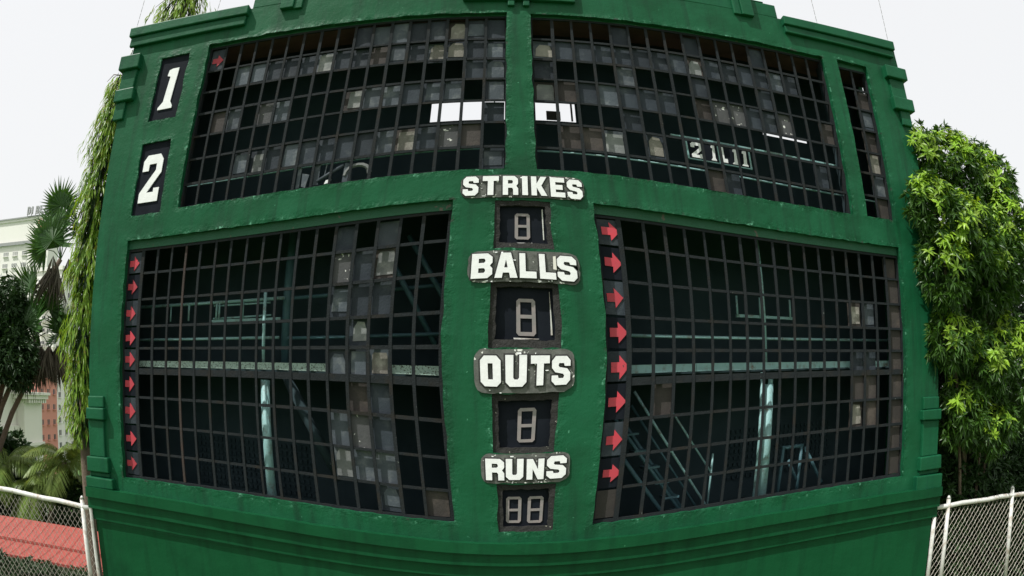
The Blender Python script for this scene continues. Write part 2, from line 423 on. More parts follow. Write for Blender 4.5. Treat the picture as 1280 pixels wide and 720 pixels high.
def stack(name, blocks):
    for q in blocks:
        b = MB(); b.box(*q, jit=0.02); b.build(name, M['trim'], board, bevel=0.02)
stack('corner_block', [(-22.30, -20.80, -20.02, -19.02, -0.50, 0.5), (-22.05, -20.95, -19.018, -17.64, -0.22, 0.5), (-22.18, -20.72, -17.638, -16.82, -0.45, 0.5), (-22.06, -21.28, -16.818, -15.66, -0.22, 0.5)])
stack('corner_block', [(24.62, 26.36, -20.10, -19.22, -0.50, 0.5), (24.88, 26.12, -19.218, -17.88, -0.22, 0.5), (24.72, 26.42, -17.878, -17.02, -0.45, 0.5), (25.22, 26.08, -17.018, -16.00, -0.22, 0.5)])
stack('pilaster_block', [(-21.76, -20.52, 0.26, 0.90, -0.20, 0.5), (-21.82, -20.40, 0.902, 1.54, -0.42, 0.5), (-21.76, -20.56, 1.542, 3.58, -0.22, 0.5),
                         (-21.90, -20.24, 3.582, 4.42, -0.42, 0.5), (-21.86, -20.34, 4.422, 4.70, -0.20, 0.5), (-22.02, -19.98, 4.702, 5.30, -0.50, 0.5)])
stack('pilaster_block', [(24.64, 26.00, 0.40, 1.13, -0.20, 0.5), (24.44, 26.08, 1.132, 1.74, -0.42, 0.5), (24.60, 26.00, 1.742, 3.82, -0.22, 0.5),
                         (24.40, 26.24, 3.822, 4.62, -0.42, 0.5), (24.50, 26.20, 4.622, 4.90, -0.20, 0.5), (24.14, 26.36, 4.902, 5.76, -0.50, 0.5)])
# stepped band below the windows
for (va, vb, pr_) in ((5.48, 6.03, 0.62), (6.032, 6.68, 0.42), (6.682, 7.34, 0.20)):
    b = MB()
    n = 40
    for i in range(n):
        ua, ub = -22.05 + (48.4) * i / n, -22.05 + 48.4 * (i + 1) / n
        ja, jb = noise.noise((ua, va, 0)) * 0.03, noise.noise((ub, va, 0)) * 0.03
        q = [(ua, va + 0.0085 * ua + ja), (ub, va + 0.0085 * ub + jb), (ub, vb + 0.0085 * ub + jb * 0.3), (ua, vb + 0.0085 * ua + ja * 0.3)]
        if i == 0 or i == n - 1: pass
        b.hexa([P(x, y, -pr_ + noise.noise((x, y, 5)) * 0.02) for x, y in q] + [P(x, y, 0.3) for x, y in q])
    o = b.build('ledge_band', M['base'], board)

# ---- windows: steel lattice, plates slotted behind it
ROWS = {
    'UL': ["a........pmmppcmp", "..mmppplppbmpccpm", "...............pm", ".bm.sm...lmmpmm.m", "................p", "...mlpmppppmcpsb.", "................m"],
    'UR': ["....p...p...p....", "cpppppppl pppmp..".replace(' ', 'p'), "p...m...p...p....", "lbpmppp.bsspps..b", "....p............", ".bbl.c.........p.", "........bp......."],
    'SM': ["..", ".b", ".m", ".b", ".c", ".m", ".b"],
    'LL': ["............p.m..", "............spl..", "............mpp..", ".............l...", "............mmc..", ".............bp..", "............msp..", "............lmm..", "..............m.b"],
    'LR': ["................b", "................b", ".............cm.b", "................b", ".............pp.b", ".b...........bb.b", ".............cb.b", "................b", "................b"],
}
PM = {'p': 'dark_panel', 'm': 'grey_panel', 'l': 'pale_panel', 'c': 'cream_panel', 'b': 'brown_panel', 's': 'spotted_panel'}
D0, D1 = 0.36, 0.50          # lattice front and back
def arrow_poly(w, h):        # red arrow pointing right
    return [(0, .30 * h), (.46 * w, .30 * h), (.46 * w, 0), (w, .5 * h), (.46 * w, h), (.46 * w, .72 * h), (0, .72 * h)]
arrow_me = poly_mesh('arrow', [arrow_poly(0.74 * K, 0.82 * K)], 0.012, M['arrow'])
def box_at(name, parent, m, u0, u1, v0, v1, d0, d1, jit=0.0):
    b = MB(); b.box(u0, u1, v0, v1, d0, d1, jit=jit); return b.build(name, m, parent)

plate_cache = {}
def plate(parent, ua, ub, va, vb, m, name='number_plate', d=0.60):
    b = MB()
    b.box(ua, ub, va, vb, d, d + 0.06, jit=0.015)
    o = b.build(name, m, parent)
    return o
def sun_patch(parent, ua, ub, va, vb, m, d):
    """sunlit patch of the plate, built as a slightly proud paler piece"""
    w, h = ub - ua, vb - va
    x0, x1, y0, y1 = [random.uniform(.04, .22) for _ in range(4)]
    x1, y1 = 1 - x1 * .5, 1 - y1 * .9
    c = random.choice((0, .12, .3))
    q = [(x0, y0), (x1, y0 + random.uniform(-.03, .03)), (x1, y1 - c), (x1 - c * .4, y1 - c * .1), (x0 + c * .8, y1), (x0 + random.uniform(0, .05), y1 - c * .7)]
    me = poly_mesh('sun_patch_piece', [[(x * w * K, y * h * K) for x, y in q]], .006, m)
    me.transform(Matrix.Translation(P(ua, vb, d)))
    return obj('sun_patch_piece', me, parent)
for key, (h, u0, w, n, rows) in WIN.items():
    ua, ub = u0, u0 + w * n
    va, vb = rows[0], rows[-1]
    # outer frame fills the opening up to the plaster; the lintel strip above it is green
    fr = MB()
    fr.box(h[0] - .1, h[1] + .1, va - 0.14, va, D0, D1)
    fr.box(h[0] - .1, h[1] + .1, vb, vb + 0.3, D0 + .002, D1)
    fr.box(ub, h[1] + .1, va, vb, D0 + .004, D1 + .3)
    if key in ('LL', 'LR'):
        fr.box(h[0] - .1, h[0] + 0.10, va, vb, D0 + .004, D1 + .3)
        fr.box(ua - 0.22, ua, va, vb, D0 + .006, D1)
    else:
        fr.box(h[0] - .1, ua, va, vb, D0 + .004, D1 + .3)
    win = fr.build('window_frame', M['bar'], board)
    fa = MB(); fa.box(h[0] - .1, h[1] + .1, h[2] - .2, va - 0.142, D0 - 0.06 if key[0] == 'L' else D0 + .02, D1 + .1); fa.build('lintel_strip', M['fascia'], win)
    cw = 0.072
    for i in range(1, n):
        u = ua + w * i
        mm = M['rustbar'] if (key == 'LL' and i == 3) else M['bar']
        jt = random.uniform(-.02, .02)
        box_at('mullion', win, mm, u - cw + jt, u + cw + jt, va, vb, D0 + .01, D1 - .01, jit=0.015)
    for k, v in enumerate(rows[1:-1]):
        ch = 0.15 if (key[0] == 'L' and k == 4) else 0.066
        # a crossbar is pinned behind the mullions, one length per window
        box_at('crossbar', win, M['bar'], ua - 0.1, ub, v - ch, v + ch, D0 + .045, D1 + .02, jit=0.015)
    for r, line in enumerate(ROWS[key]):
        for c_, ch in enumerate(line):
            if ch == '.' or c_ >= n: continue
            x0, x1 = ua + w * c_ + .03, ua + w * (c_ + 1) - .03
            y0, y1 = rows[r] + .03, rows[r + 1] - .03
            if ch == 'a':
                plate(win, x0, x1, y0, y1, M['dark_panel'], 'arrow_plate', 0.52)
                obj('arrow', arrow_me, win, loc=P(x0 + .12, y1 - .28, 0.50))
                continue
            dep = 0.56 + random.choice((0, 0.06, 0.14)) + (0.12 if ch in 'lc' else 0)
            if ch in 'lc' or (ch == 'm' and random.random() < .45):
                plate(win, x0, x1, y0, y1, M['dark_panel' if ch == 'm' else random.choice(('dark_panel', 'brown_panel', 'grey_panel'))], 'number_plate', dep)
                sun_patch(win, x0, x1, y0, y1, M[PM[ch]], dep - .02)  # sunlight on the plate put in as a paler shape
            else:
                plate(win, x0, x1, y0, y1, M[PM[ch]], 'number_plate', dep)
    if key in ('LL', 'LR'):                    # arrow column
        x0, x1 = h[0] + .02, ua - .12
        for r in range(9):
            y0, y1 = rows[r] + .05, rows[r + 1] - .05
            if key == 'LR' and r == 8:
                plate(win, x0, x1, y0, y1, M['brown_panel'], 'blank_plate', 0.44); continue
            plate(win, x0, x1, y0, y1, M['plate_black'] if r % 2 else M['dark_panel'], 'arrow_plate', 0.44)
            ar = obj('arrow', arrow_me, win, loc=P(h[0] + (0.16 if key == 'LL' else 0.24) + random.uniform(-.04, .04), (y0 + y1) / 2 + .43 + random.uniform(-.05, .05), 0.42))
            ar.rotation_euler = (0, random.uniform(-.06, .06), 0); ar.scale = (random.uniform(.93, 1.07), 1, random.uniform(.93, 1.07))

# ---- numbers 1 and 2 in their black boxes
def glyph(loops, u, v, w, h, m, d, thick, name, parent, outline=0.0, om=None, shear=0.0):
    L = [[((x + shear * y) * w * K, y * h * K) for x, y in lp] for lp in loops]
    me = poly_mesh(name, L, thick, m)
    o = obj(name, me, parent, loc=Vector(P(u, v + h, d)) - parent.location)
    if outline:
        me2 = poly_mesh(name, L, thick * 0.5, om, off=outline)
        o2 = obj(name + '_edge', me2, parent, loc=Vector(P(u, v + h, d + 0.05)) - parent.location)
    return o
G = {
 '1': [[(.28, .97), (.50, 1), (.95, 1), (.82, .17), (1.0, .06), (1.0, 0), (0, 0), (0, .05), (.30, .18), (.45, .80), (.22, .83)]],
 '2': [[(.18, 1), (.82, 1), (1, .88), (1, .60), (.38, .20), (.72, .20), (.72, .28), (1, .28), (1, 0), (0, 0), (0, .20), (.70, .66), (.70, .80), (.32, .80), (.32, .66), (0, .66), (0, .88)]],
 'S': [[(.2, 1), (.8, 1), (1, .85), (1, .66), (.68, .66), (.64, .76), (.38, .76), (.34, .68), (.40, .62), (.82, .57), (1, .42), (1, .16), (.8, 0), (.2, 0), (0, .15), (0, .34), (.32, .34), (.36, .24), (.62, .24), (.67, .32), (.60, .39), (.18, .45), (0, .60), (0, .84)]],
 'T': [[(0, 1), (1, 1), (1, .74), (.68, .74), (.68, 0), (.32, 0), (.32, .74), (0, .74)]],
 'R': [[(0, 1), (.78, 1), (1, .84), (1, .60), (.88, .47), (1, .34), (1, 0), (.67, 0), (.67, .30), (.60, .37), (.34, .37), (.34, 0), (0, 0)], [(.34, .78), (.60, .78), (.66, .73), (.66, .64), (.60, .59), (.34, .59)]],
 'I': [[(0, 1), (1, 1), (1, 0), (0, 0)]],
 'K': [[(0, 1), (.34, 1), (.34, .62), (.62, 1), (1, 1), (.64, .52), (1, 0), (.62, 0), (.34, .42), (.34, 0), (0, 0)]],
 'E': [[(0, 1), (1, 1), (1, .76), (.36, .76), (.36, .62), (.85, .62), (.85, .38), (.36, .38), (.36, .24), (1, .24), (1, 0), (0, 0)]],
 'B': [[(0, 1), (.78, 1), (1, .85), (1, .62), (.88, .5), (1, .38), (1, .15), (.78, 0), (0, 0)], [(.34, .79), (.60, .79), (.66, .74), (.66, .67), (.60, .61), (.34, .61)], [(.34, .40), (.60, .40), (.66, .34), (.66, .27), (.60, .21), (.34, .21)]],
 'A': [[(.28, 1), (.72, 1), (1, 0), (.68, 0), (.64, .20), (.36, .20), (.32, 0), (0, 0)], [(.42, .40), (.58, .40), (.50, .72)]],
 'L': [[(0, 1), (.36, 1), (.36, .26), (1, .26), (1, 0), (0, 0)]],
 'O': [[(.2, 1), (.8, 1), (1, .85), (1, .15), (.8, 0), (.2, 0), (0, .15), (0, .85)], [(.38, .76), (.62, .76), (.62, .24), (.38, .24)]],
 'U': [[(0, 1), (.36, 1), (.36, .30), (.42, .24), (.58, .24), (.64, .30), (.64, 1), (1, 1), (1, .15), (.8, 0), (.2, 0), (0, .15)]],
 'N': [[(0, 1), (.34, 1), (.66, .48), (.66, 1), (1, 1), (1, 0), (.66, 0), (.34, .52), (.34, 0), (0, 0)]],
 'D': [[(0, 1), (.7, 1), (1, .8), (1, .2), (.7, 0), (0, 0)], [(.3, .78), (.6, .78), (.7, .7), (.7, .3), (.6, .22), (.3, .22)]],
}
for k_, (u0, u1, v0, v1) in BOX.items():
    b = MB(); b.box(u0 - .1, u1 + .1, v0 - .1, v1 + .1, 0.16, 0.30)
    p = b.build('number_box', M['plate_black'], board)
    if k_ == '1': glyph(G['1'], -18.82, -18.62, 1.02, 2.72, M['white'], 0.12, 0.02, 'painted_number', p)
    else: glyph(G['2'], -19.02, -13.02, 1.42, 2.80, M['white'], 0.12, 0.02, 'painted_number', p)

# ---- words on bare grey patches
def blob(u0, u1, v0, v1, seed, r=0.28, jit=0.05):
    pts = []
    rr = random.Random(seed)
    def arc(cx, cy, a0):
        for k in range(5):
            a = a0 + math.pi / 2 * k / 4
            pts.append((cx + r * math.cos(a) + rr.uniform(-jit, jit), cy + r * math.sin(a) + rr.uniform(-jit, jit)))
    def edge(a, b_, n):
        for k in range(1, n): pts.append((a[0] + (b_[0] - a[0]) * k / n + rr.uniform(-jit, jit), a[1] + (b_[1] - a[1]) * k / n + rr.uniform(-jit, jit)))
    w, h = u1 - u0, v1 - v0
    arc(w - r, h - r, 0); edge((w - r, h), (r, h), 12); arc(r, h - r, math.pi / 2); edge((0, h - r), (0, r), 4)
    arc(r, r, math.pi); edge((r, 0), (w - r, 0), 12); arc(w - r, r, 1.5 * math.pi); edge((w, r), (w, h - r), 4)
    return [[(x * K, y * K) for x, y in pts]]
WORDS = {   # patch, letters: (glyph, u, v, w, h)
    'STRIKES': ((-.70, 4.22, -9.25, -8.12), [('S', -.62, -9.18, .62, .96), ('T', .16, -9.18, .64, .96), ('R', .96, -9.18, .60, .96), ('I', 1.72, -9.18, .22, .96), ('K', 2.08, -9.18, .62, .96), ('E', 2.84, -9.18, .58, .98), ('S', 3.52, -9.13, .62, .96)]),
    'BALLS': ((-.20, 3.70, -5.68, -4.44), [('B', -.08, -5.56, .72, .98), ('A', .72, -5.58, .76, 1.0), ('L', 1.56, -5.56, .56, .98), ('L', 2.24, -5.56, .56, .98), ('S', 2.86, -5.54, .72, .98)]),
    'OUTS': ((.14, 3.32, -2.24, -.88), [('O', .34, -2.04, .62, .94), ('U', 1.10, -2.06, .62, .96), ('T', 1.84, -2.04, .60, .92), ('S', 2.52, -2.02, .64, .92)]),
    'RUNS': ((.20, 3.40, 1.38, 2.64), [('R', .36, 1.58, .66, .92), ('U', 1.08, 1.58, .62, .90), ('N', 1.82, 1.60, .62, .88), ('S', 2.54, 1.52, .72, .96)]),
}
for wd, (pt, ls) in WORDS.items():
    me = poly_mesh('word_patch', blob(*pt, seed=len(wd) * 7 + len(ls), r=0.34, jit=0.018), 0.006, M['cement'])
    me.transform(Matrix.Translation(P(pt[0], pt[3], -0.06)))
    p = obj('word_patch', me, board)
    for (gk, u, v, w, h) in ls:
        glyph(G[gk], u, v, w, h, M['white'], -0.13, 0.014, 'letter', p, outline=0.015, om=M['ink'])
    # flakes of old white paint left on the patch
    for _ in range(9):
        x = random.uniform(pt[0] + .2, pt[1] - .2); y = random.choice((pt[2] + random.uniform(.03, .12), pt[3] - random.uniform(.03, .16), random.uniform(pt[2] + .3, pt[3] - .3)))
        s_ = random.uniform(.02, .055)
        fl = MB(); fl.box(x, x + s_ * random.uniform(1, 2.6), y, y + s_, -0.105, -0.09, jit=.012); fl.build('paint_flake', M['white'], p)
# a cream drip over the second L of BALLS
b = MB(); b.box(2.72, 2.81, -5.48, -4.95, -0.19, -0.165, jit=0.025); b.build('cream_drip', M['cream'], board)

# ---- LED displays: charred frame, black face, unlit tubes
EIGHT = lambda w, h, s: [[(.12 * w, h), (.88 * w, h), (w, .93 * h), (w, .07 * h), (.88 * w, 0), (.12 * w, 0), (0, .07 * h), (0, .93 * h)],
                         [(s, h - s), (w - s, h - s), (w - s, h / 2 + s / 2), (s, h / 2 + s / 2)], [(s, h / 2 - s / 2), (w - s, h / 2 - s / 2), (w - s, s), (s, s)]]
for wd, (u0, u1, v0, v1) in DISP.items():
    fr = MB(); t = 0.24
    def ring(x, y):     # ragged inner and outer edge of the frame, one closed strip
        return (x + noise.noise((x * 5, y * 5, u0)) * .05, y + noise.noise((x * 5, y * 5, v0 + 7)) * .05)
    per = []
    cx_, cy_ = (u0 + u1) / 2, (v0 + v1) / 2
    for (xa, ya, xb, yb) in ((-1, -1, 1, -1), (1, -1, 1, 1), (1, 1, -1, 1), (-1, 1, -1, -1)):
        for k in range(12): per.append((xa + (xb - xa) * k / 12, ya + (yb - ya) * k / 12))
    hw, hh = (u1 - u0) / 2, (v1 - v0) / 2
    O = [(cx_ + x * (hw + .05), cy_ + y * (hh + .05)) for x, y in per]
    I = [ring(cx_ + x * (hw - t * .85), cy_ + y * (hh - t)) for x, y in per]
    nn = len(per)
    dj = [noise.noise((x * 3, y * 3, 2)) * .05 for x, y in per]
    for k in range(nn):
        q = (k + 1) % nn
        fr.quad(P(*O[k], .04 + dj[k]), P(*I[k], .08 + dj[k]), P(*I[q], .08 + dj[q]), P(*O[q], .04 + dj[q]))
        fr.quad(P(*I[k], .08 + dj[k]), P(*I[k], .42), P(*I[q], .42), P(*I[q], .08 + dj[q]))
    f_ = fr.build('display_frame', M['dframe'], board)
    b = MB(); b.box(u0 + .1, u1 - .1, v0 + .1, v1 - .1, 0.30, 0.42); b.build('display_face', M['plate_black'], f_)
    for (x0, x1, y0, y1) in ((u0 + t + .02, u0 + t + .06, v0 + t, v1 - t), (u1 - t - .06, u1 - t - .01, v0 + t, v1 - t), (u0 + t, u1 - t, v1 - t - .05, v1 - t)):
        pass
    digs = {'STRIKES': [(1.42, -7.40, .56, 1.18)], 'BALLS': [(1.43, -3.86, .60, 1.22)], 'OUTS': [(1.48, -.38, .60, 1.30)], 'RUNS': [(1.08, 3.28, .58, 1.26), (1.90, 3.28, .60, 1.28)]}[wd]
    for (x, y, w, h) in digs:
        glyph(EIGHT(1, 1, .17) if False else [[(px / w, py / h) for px, py in lp] for lp in EIGHT(w, h, .12)], x, y, w, h, M['led'], 0.27, 0.012, 'unlit_digit', f_, shear=0.03)
    if wd in ('STRIKES', 'BALLS'):
        b = MB(); b.box(u1 - .33, u1 - .30, v0 + .34, v1 - .42, 0.27, 0.295, jit=0.02); b.build('peeling_sealant', M['galv'], f_)
        b = MB(); b.box(u0 + .75, u1 - .75, v1 - .29, v1 - .26, 0.27, 0.295, jit=0.015); b.build('peeling_sealant', M['galv'], f_)

# ---- building shell behind the face
BD = 6.5
def slab(name, m, *bx, parent=board):
    b = MB()
    for q in bx: b.box(*q)
    return b.build(name, m, parent)
slab('side_wall', M['trim'], (-21.75, -21.35, -22.0, 32, 0.622, BD))
slab('side_wall', M['trim'], (25.65, 26.05, -22.0, -21.0, 0.622, BD), (25.65, 26.05, -19.2, 32, 0.622, BD), (25.65, 26.05, -21.0, -19.2, 0.622, 4.0), (25.65, 26.05, -21.0, -20.2, 4.3, 4.8), (25.65, 26.05, -21.0, -19.2, 5.5, BD))
slab('roof_slab', M['inner'], (-21.34, 25.64, -21.6, -21.1, 0.624, BD))
slab('soffit', M['soffit'], (-21.34, 25.64, -20.0, -19.82, 0.63, 3.2), (-21.34, 25.64, -21.09, -19.822, 3.2, 3.3))
# back wall with a gap that lets the sky through
B0, B1 = BD, BD + .12
slab('back_wall', M['inner'],
     (-21.75, 26.05, -22.0, -21.0, B0, B1), (-21.75, 26.05, -14.44, 32, B0, B1), (-21.75, -2.76, -21.0, -14.44, B0, B1), (20.5, 24.95, -15.4, -14.44, B0, B1),
     (-2.76, 5.0, -21.0, -16.24, B0, B1), (5.0, 17.0, -21.0, -14.44, B0, B1), (17.0, 20.5, -21.0, -16.08, B0, B1), (17.0, 20.5, -15.88, -14.44, B0, B1),
     (20.5, 24.95, -21.0, -20.4, B0, B1), (24.15, 24.95, -20.4, -19.4, B0, B1), (20.5, 23.3, -20.4, -15.4, B0, B1), (23.72, 24.95, -19.4, -15.4, B0, B1), (23.3, 23.72, -17.2, -15.4, B0, B1), (24.95, 26.05, -21.0, -14.44, B0, B1))
slab('gap_rail', M['inner'], (-2.9, 5.2, -14.72, -14.60, B0 + .02, B1 - .02))
for u in (-2.30, 0.62): slab('gap_mullion', M['teal'], (u, u + .07, -16.24, -14.72, B0 + .03, B1 - .03))
slab('gap_plate', M['brown_panel'], (3.4, 4.15, -15.35, -14.72, B0 - .2, B0 - .1))
slab('gap_plate', M['brown_panel'], (4.72, 4.82, -16.24, -14.72, B0 - .2, B0 - .1))
slab('upper_floor', M['inner'], (-21.34, 25.64, -9.2, -8.9, 0.63, BD - .002))
slab('lower_floor', M['inner'], (-21.34, 25.64, 5.4, 5.8, 0.63, BD - .002))
slab('deck', M['inner'], (-21.34, 25.64, -1.5, -1.38, 2.6, BD - .004))
slab('partition', M['inner'], (1.1, 1.5, -8.9, 5.4, 0.63, BD - .006))
slab('partition', M['inner'], (20.3, 20.5, -19.8, -9.2, 0.63, 2.2))
# steel work seen through the lattice
def pipe(name, pts, r, m, parent=board, n=8):
    b = MB(); b.tube([P(*p) for p in pts], r * K, n); return b.build(name, m, parent, smooth=True)
def beam(name, m, q): 
    b = MB(); b.box(*q, jit=0.01); return b.build(name, m, board)
for (a, b_) in ((-20.6, -15.4), (-15.38, -8.7), (-8.68, 0.9), (1.7, 9.1), (9.12, 17.0), (17.02, 25.2)):
    beam('deck_beam', M['mottled'] if a < -8 and a > -21 else M['teal'], (a, b_, -1.74, -1.42, 1.20, 1.42))
pipe('steel_post', [(-9.92, -0.96, 1.75), (-10.02, 5.4, 1.75)], 0.27, M['teal'], n=14)
pipe('steel_post', [(-10.06, -5.05, 1.75), (-10.02, -1.5, 1.75)], 0.10, M['teal'])
pipe('steel_post', [(13.72, -0.72, 1.75), (13.74, 5.4, 1.75)], 0.27, M['teal'], n=14)
pipe('steel_post', [(13.82, -0.95, 1.75), (13.80, -0.70, 1.75)], 0.16, M['teal'])
pipe('steel_post', [(13.55, -8.9, 2.1), (13.62, -1.5, 2.1)], 0.10, M['teal'])
pipe('steel_post', [(13.38, -1.3, 2.1), (13.38, 5.4, 2.1)], 0.12, M['teal'])
pipe('grey_post', [(-9.35, -8.9, 4.6), (-9.35, -1.5, 4.6)], 0.3, M['dteal'], n=12)
for y, d, r, nm, mm in ((-2.98, 3.0, .075, 'guard_rail', 'teal'), (-4.95, 3.9, .09, 'guard_rail', 'teal')):
    pipe(nm, [(-20.6, y, d), (-9.4, y - .02, d)], r, M[mm]); pipe(nm, [(-8.9, y + .02, d), (0.9, y, d)], r, M['dteal'])
pipe('guard_rail', [(1.7, -2.98, 3), (25, -3.02, 3)], .075, M['teal'])
for (a, b_, ya, yb) in ((-14.2, -10.3, -4.80, -4.80), (-14.2, -10.2, -4.12, -4.18)):
    pipe('guard_rail', [(a, ya, 4), (b_, yb, 4)], .05, M['teal'])
for u in (-18.9, -17.4, -16.0, -13.95, -13.75, -12.1):
    pipe('rail_post', [(u, -5.0, 3.9), (u, -4.05, 3.9)], .055 if u < -16 else .075, M['teal'])
beam('rail_kerb', M['teal'], (-14.3, -9.6, -4.05, -3.92, 3.9, 4.1))
beam('rail_kerb', M['teal'], (12.4, 16.3, -4.24, -4.10, 3.9, 4.1))
for u in (12.45, 14.0, 16.15, 16.4):
    pipe('rail_post', [(u, -5.15, 3.9), (u, -4.15, 3.9)], .07, M['teal'])
for (a, b_, y) in ((-21.2, 0.9, -11.12), (1.7, 20.2, -11.0), (20.6, 25.4, -11.0)):
    pipe('conduit', [(a, y, 1.3), (b_, y, 1.3)], .055, M['teal'])
beam('teal_channel', M['teal'], (9.2, 20.0, -12.98, -12.90, 1.55, 1.7))
pipe('brace_and_sun_patch', [(-4.3, -7.3, 3.2), (-1.3, -2.6, 3.2)], .12, M['dteal'])
pipe('brace_and_sun_patch', [(-2.9, -7.3, 3.6), (-0.6, -3.6, 3.6)], .12, M['dteal'])
pipe('brace_and_sun_patch', [(-8.9, -1.2, 2.9), (-6.2, 3.4, 2.9)], .30, M['inner'])  # added diagonal shape standing in for a patch of sun inside
# staircase in the right window
st = MB()
for (a, b_) in (((7.42 - 1.2, -1.1), (10.9, 5.3)), ((5.2, 0.0), (9.4, 5.3)), ):
    pass
stair = slab('staircase', M['dteal'], (5.0, 5.02, 5.3, 5.32, 3.0, 3.02))
pipe('stair_rail', [(6.3, -0.75, 3.0), (10.95, 5.3, 3.0)], .065, M['teal'], stair)
pipe('stair_rail', [(7.6, -1.0, 4.3), (11.3, 3.6, 4.3)], .055, M['teal'], stair)
pipe('stair_rail', [(5.3, 0.1, 3.0), (9.45, 5.3, 3.0)], .09, M['dteal'], stair)
pipe('stair_rail', [(5.4, 1.35, 2.8), (8.5, 5.3, 2.8)], .11, M['dteal'], stair)
pipe('stair_rail', [(6.4, -0.2, 4.3), (10.6, 5.3, 4.3)], .06, M['dteal'], stair)
pipe('stair_stringer', [(4.6, -1.4, 4.4), (9.8, 5.3, 4.4)], .10, M['dteal'], stair)
pipe('stair_rail', [(11.2, 2.5, 4.3), (11.2, 5.3, 4.3)], .06, M['teal'], stair)
for k in range(7):
    x = 5.9 + k * .62; y = 1.0 + k * .82
    if y < 5.2: beam('stair_tread', M['dteal'], (x, x + .75, y, y + .10, 2.9, 4.4)).parent = stair
# small stand beside the right post
for pts in ([(15.4, 2.55, 3), (15.25, 5.3, 3)], [(16.7, 2.55, 3), (16.6, 5.3, 3)], [(15.3, 2.6, 3), (16.8, 2.6, 3)], [(16.95, 2.7, 3), (18.4, 4.8, 3)], [(15.8, 3.3, 3), (16.5, 4.4, 3)]):
    pipe('stand_bar', pts, .11, M['dteal'])
# perforated blocks on the back wall
for (a, n_, y) in ((-16.6, 26, 2.2), (12.9, 24, 1.5)):
    b = MB()
    for i in range(n_):
        for j in range(8):
            b.box(a + i * .32, a + i * .32 + .2, y + j * .36, y + j * .36 + .2, BD - .14, BD - .004)
    b.build('perforated_block_wall', M['inner'], board, kind='stuff')
# the little number board that stands inside the upper right window
nb = slab('inner_number_board', M['plate_black'], (9.98, 13.66, -12.74, -11.62, 1.40, 1.48))
for q in ((9.93, 13.72, -12.80, -12.74, 1.34, 1.46), (9.93, 13.72, -11.64, -11.58, 1.34, 1.46), (9.90, 9.99, -12.8, -11.6, 1.33, 1.45), (13.64, 13.73, -12.8, -11.6, 1.33, 1.45), (11.72, 11.85, -12.8, -11.6, 1.33, 1.45)):
    b = MB(); b.box(*q); b.build('board_edge', M['teal'], nb)
for gk, u, w in (('2', 10.16, .68), ('1', 11.28, .30), ('L', 11.98, .28), ('1', 12.56, .38), ('1', 13.14, .38)):
    glyph(G[gk], u, -12.62, w, .90, M['white'], 1.38, 0.01, 'number', nb)
# broken boards hanging in the last row of the upper left window
br = slab('broken_board', M['grey_panel'], (-8.75, -8.55, -10.9, -9.8, 0.56, 0.60))
for q in ((-8.45, -8.15, -10.5, -9.78), (-7.9, -7.55, -10.95, -9.8), (-7.3, -7.2, -10.9, -10.2), (-6.2, -5.85, -10.75, -9.75)):
    b = MB(); b.box(*q, 0.55, 0.59, jit=.08); b.build('broken_slat', M['grey_panel'], br)
pts = []
for k in range(9):
    a = math.pi * (1 - k / 8); pts.append((-5.85 + .62 * math.cos(a) + .3, -10.1 - .52 * math.sin(a), .6))
b = MB(); b.tube([P(*p) for p in pts], .12 * K, 6); b.build('curved_scrap', M['pale_panel'], br)
pipe('broken_slat', [(-7.6, -10.0, .58), (-6.3, -10.7, .58)], .1, M['grey_panel'], br)
b = MB(); b.box(-7.15, -6.85, -9.95, -9.78, .5, .58, jit=.06); b.build('white_scrap', M['white'], br)
# downpipe scraps at the top corners
pipe('drain_pipe', [(25.95, -21.9, 0.2), (26.0, -20.2, 0.2)], .07, M['galv'])
pipe('drain_pipe', [(-21.9, -20.66, 0.1), (-21.95, -20.05, 0.1)], .06, M['galv'])

# thin lines rising from the roof
for u, ut, lab in ((-22.0, -21.7, 'thin grey lightning wire rising from the upper left corner of the scoreboard'),
                   (-16.1, -15.6, 'thin grey wire rising above the left cornice beside the treetop'),
                   (20.15, 20.3, 'thin grey wire rising above the middle of the right cornice'),
                   (25.8, 26.3, 'thin grey wire rising from the upper right corner of the scoreboard')):
    b = MB()
    n = 26
    for k in range(n):
        y0 = -22.08 - k * .5
        x0 = u + (ut - u) * k / n
        b.tube([P(x0, y0, .1), P(x0 + (ut - u) / n * .75, y0 - .36, .1)], .018 * K, 4)
        b.tube([P(x0 + (ut - u) / n * .75, y0 - .36, .1), P(x0 + (ut - u) / n, y0 - .5, .1)], .009 * K, 4)
    b.build('guy_wire', M['cable'], label=lab, cat='wire')

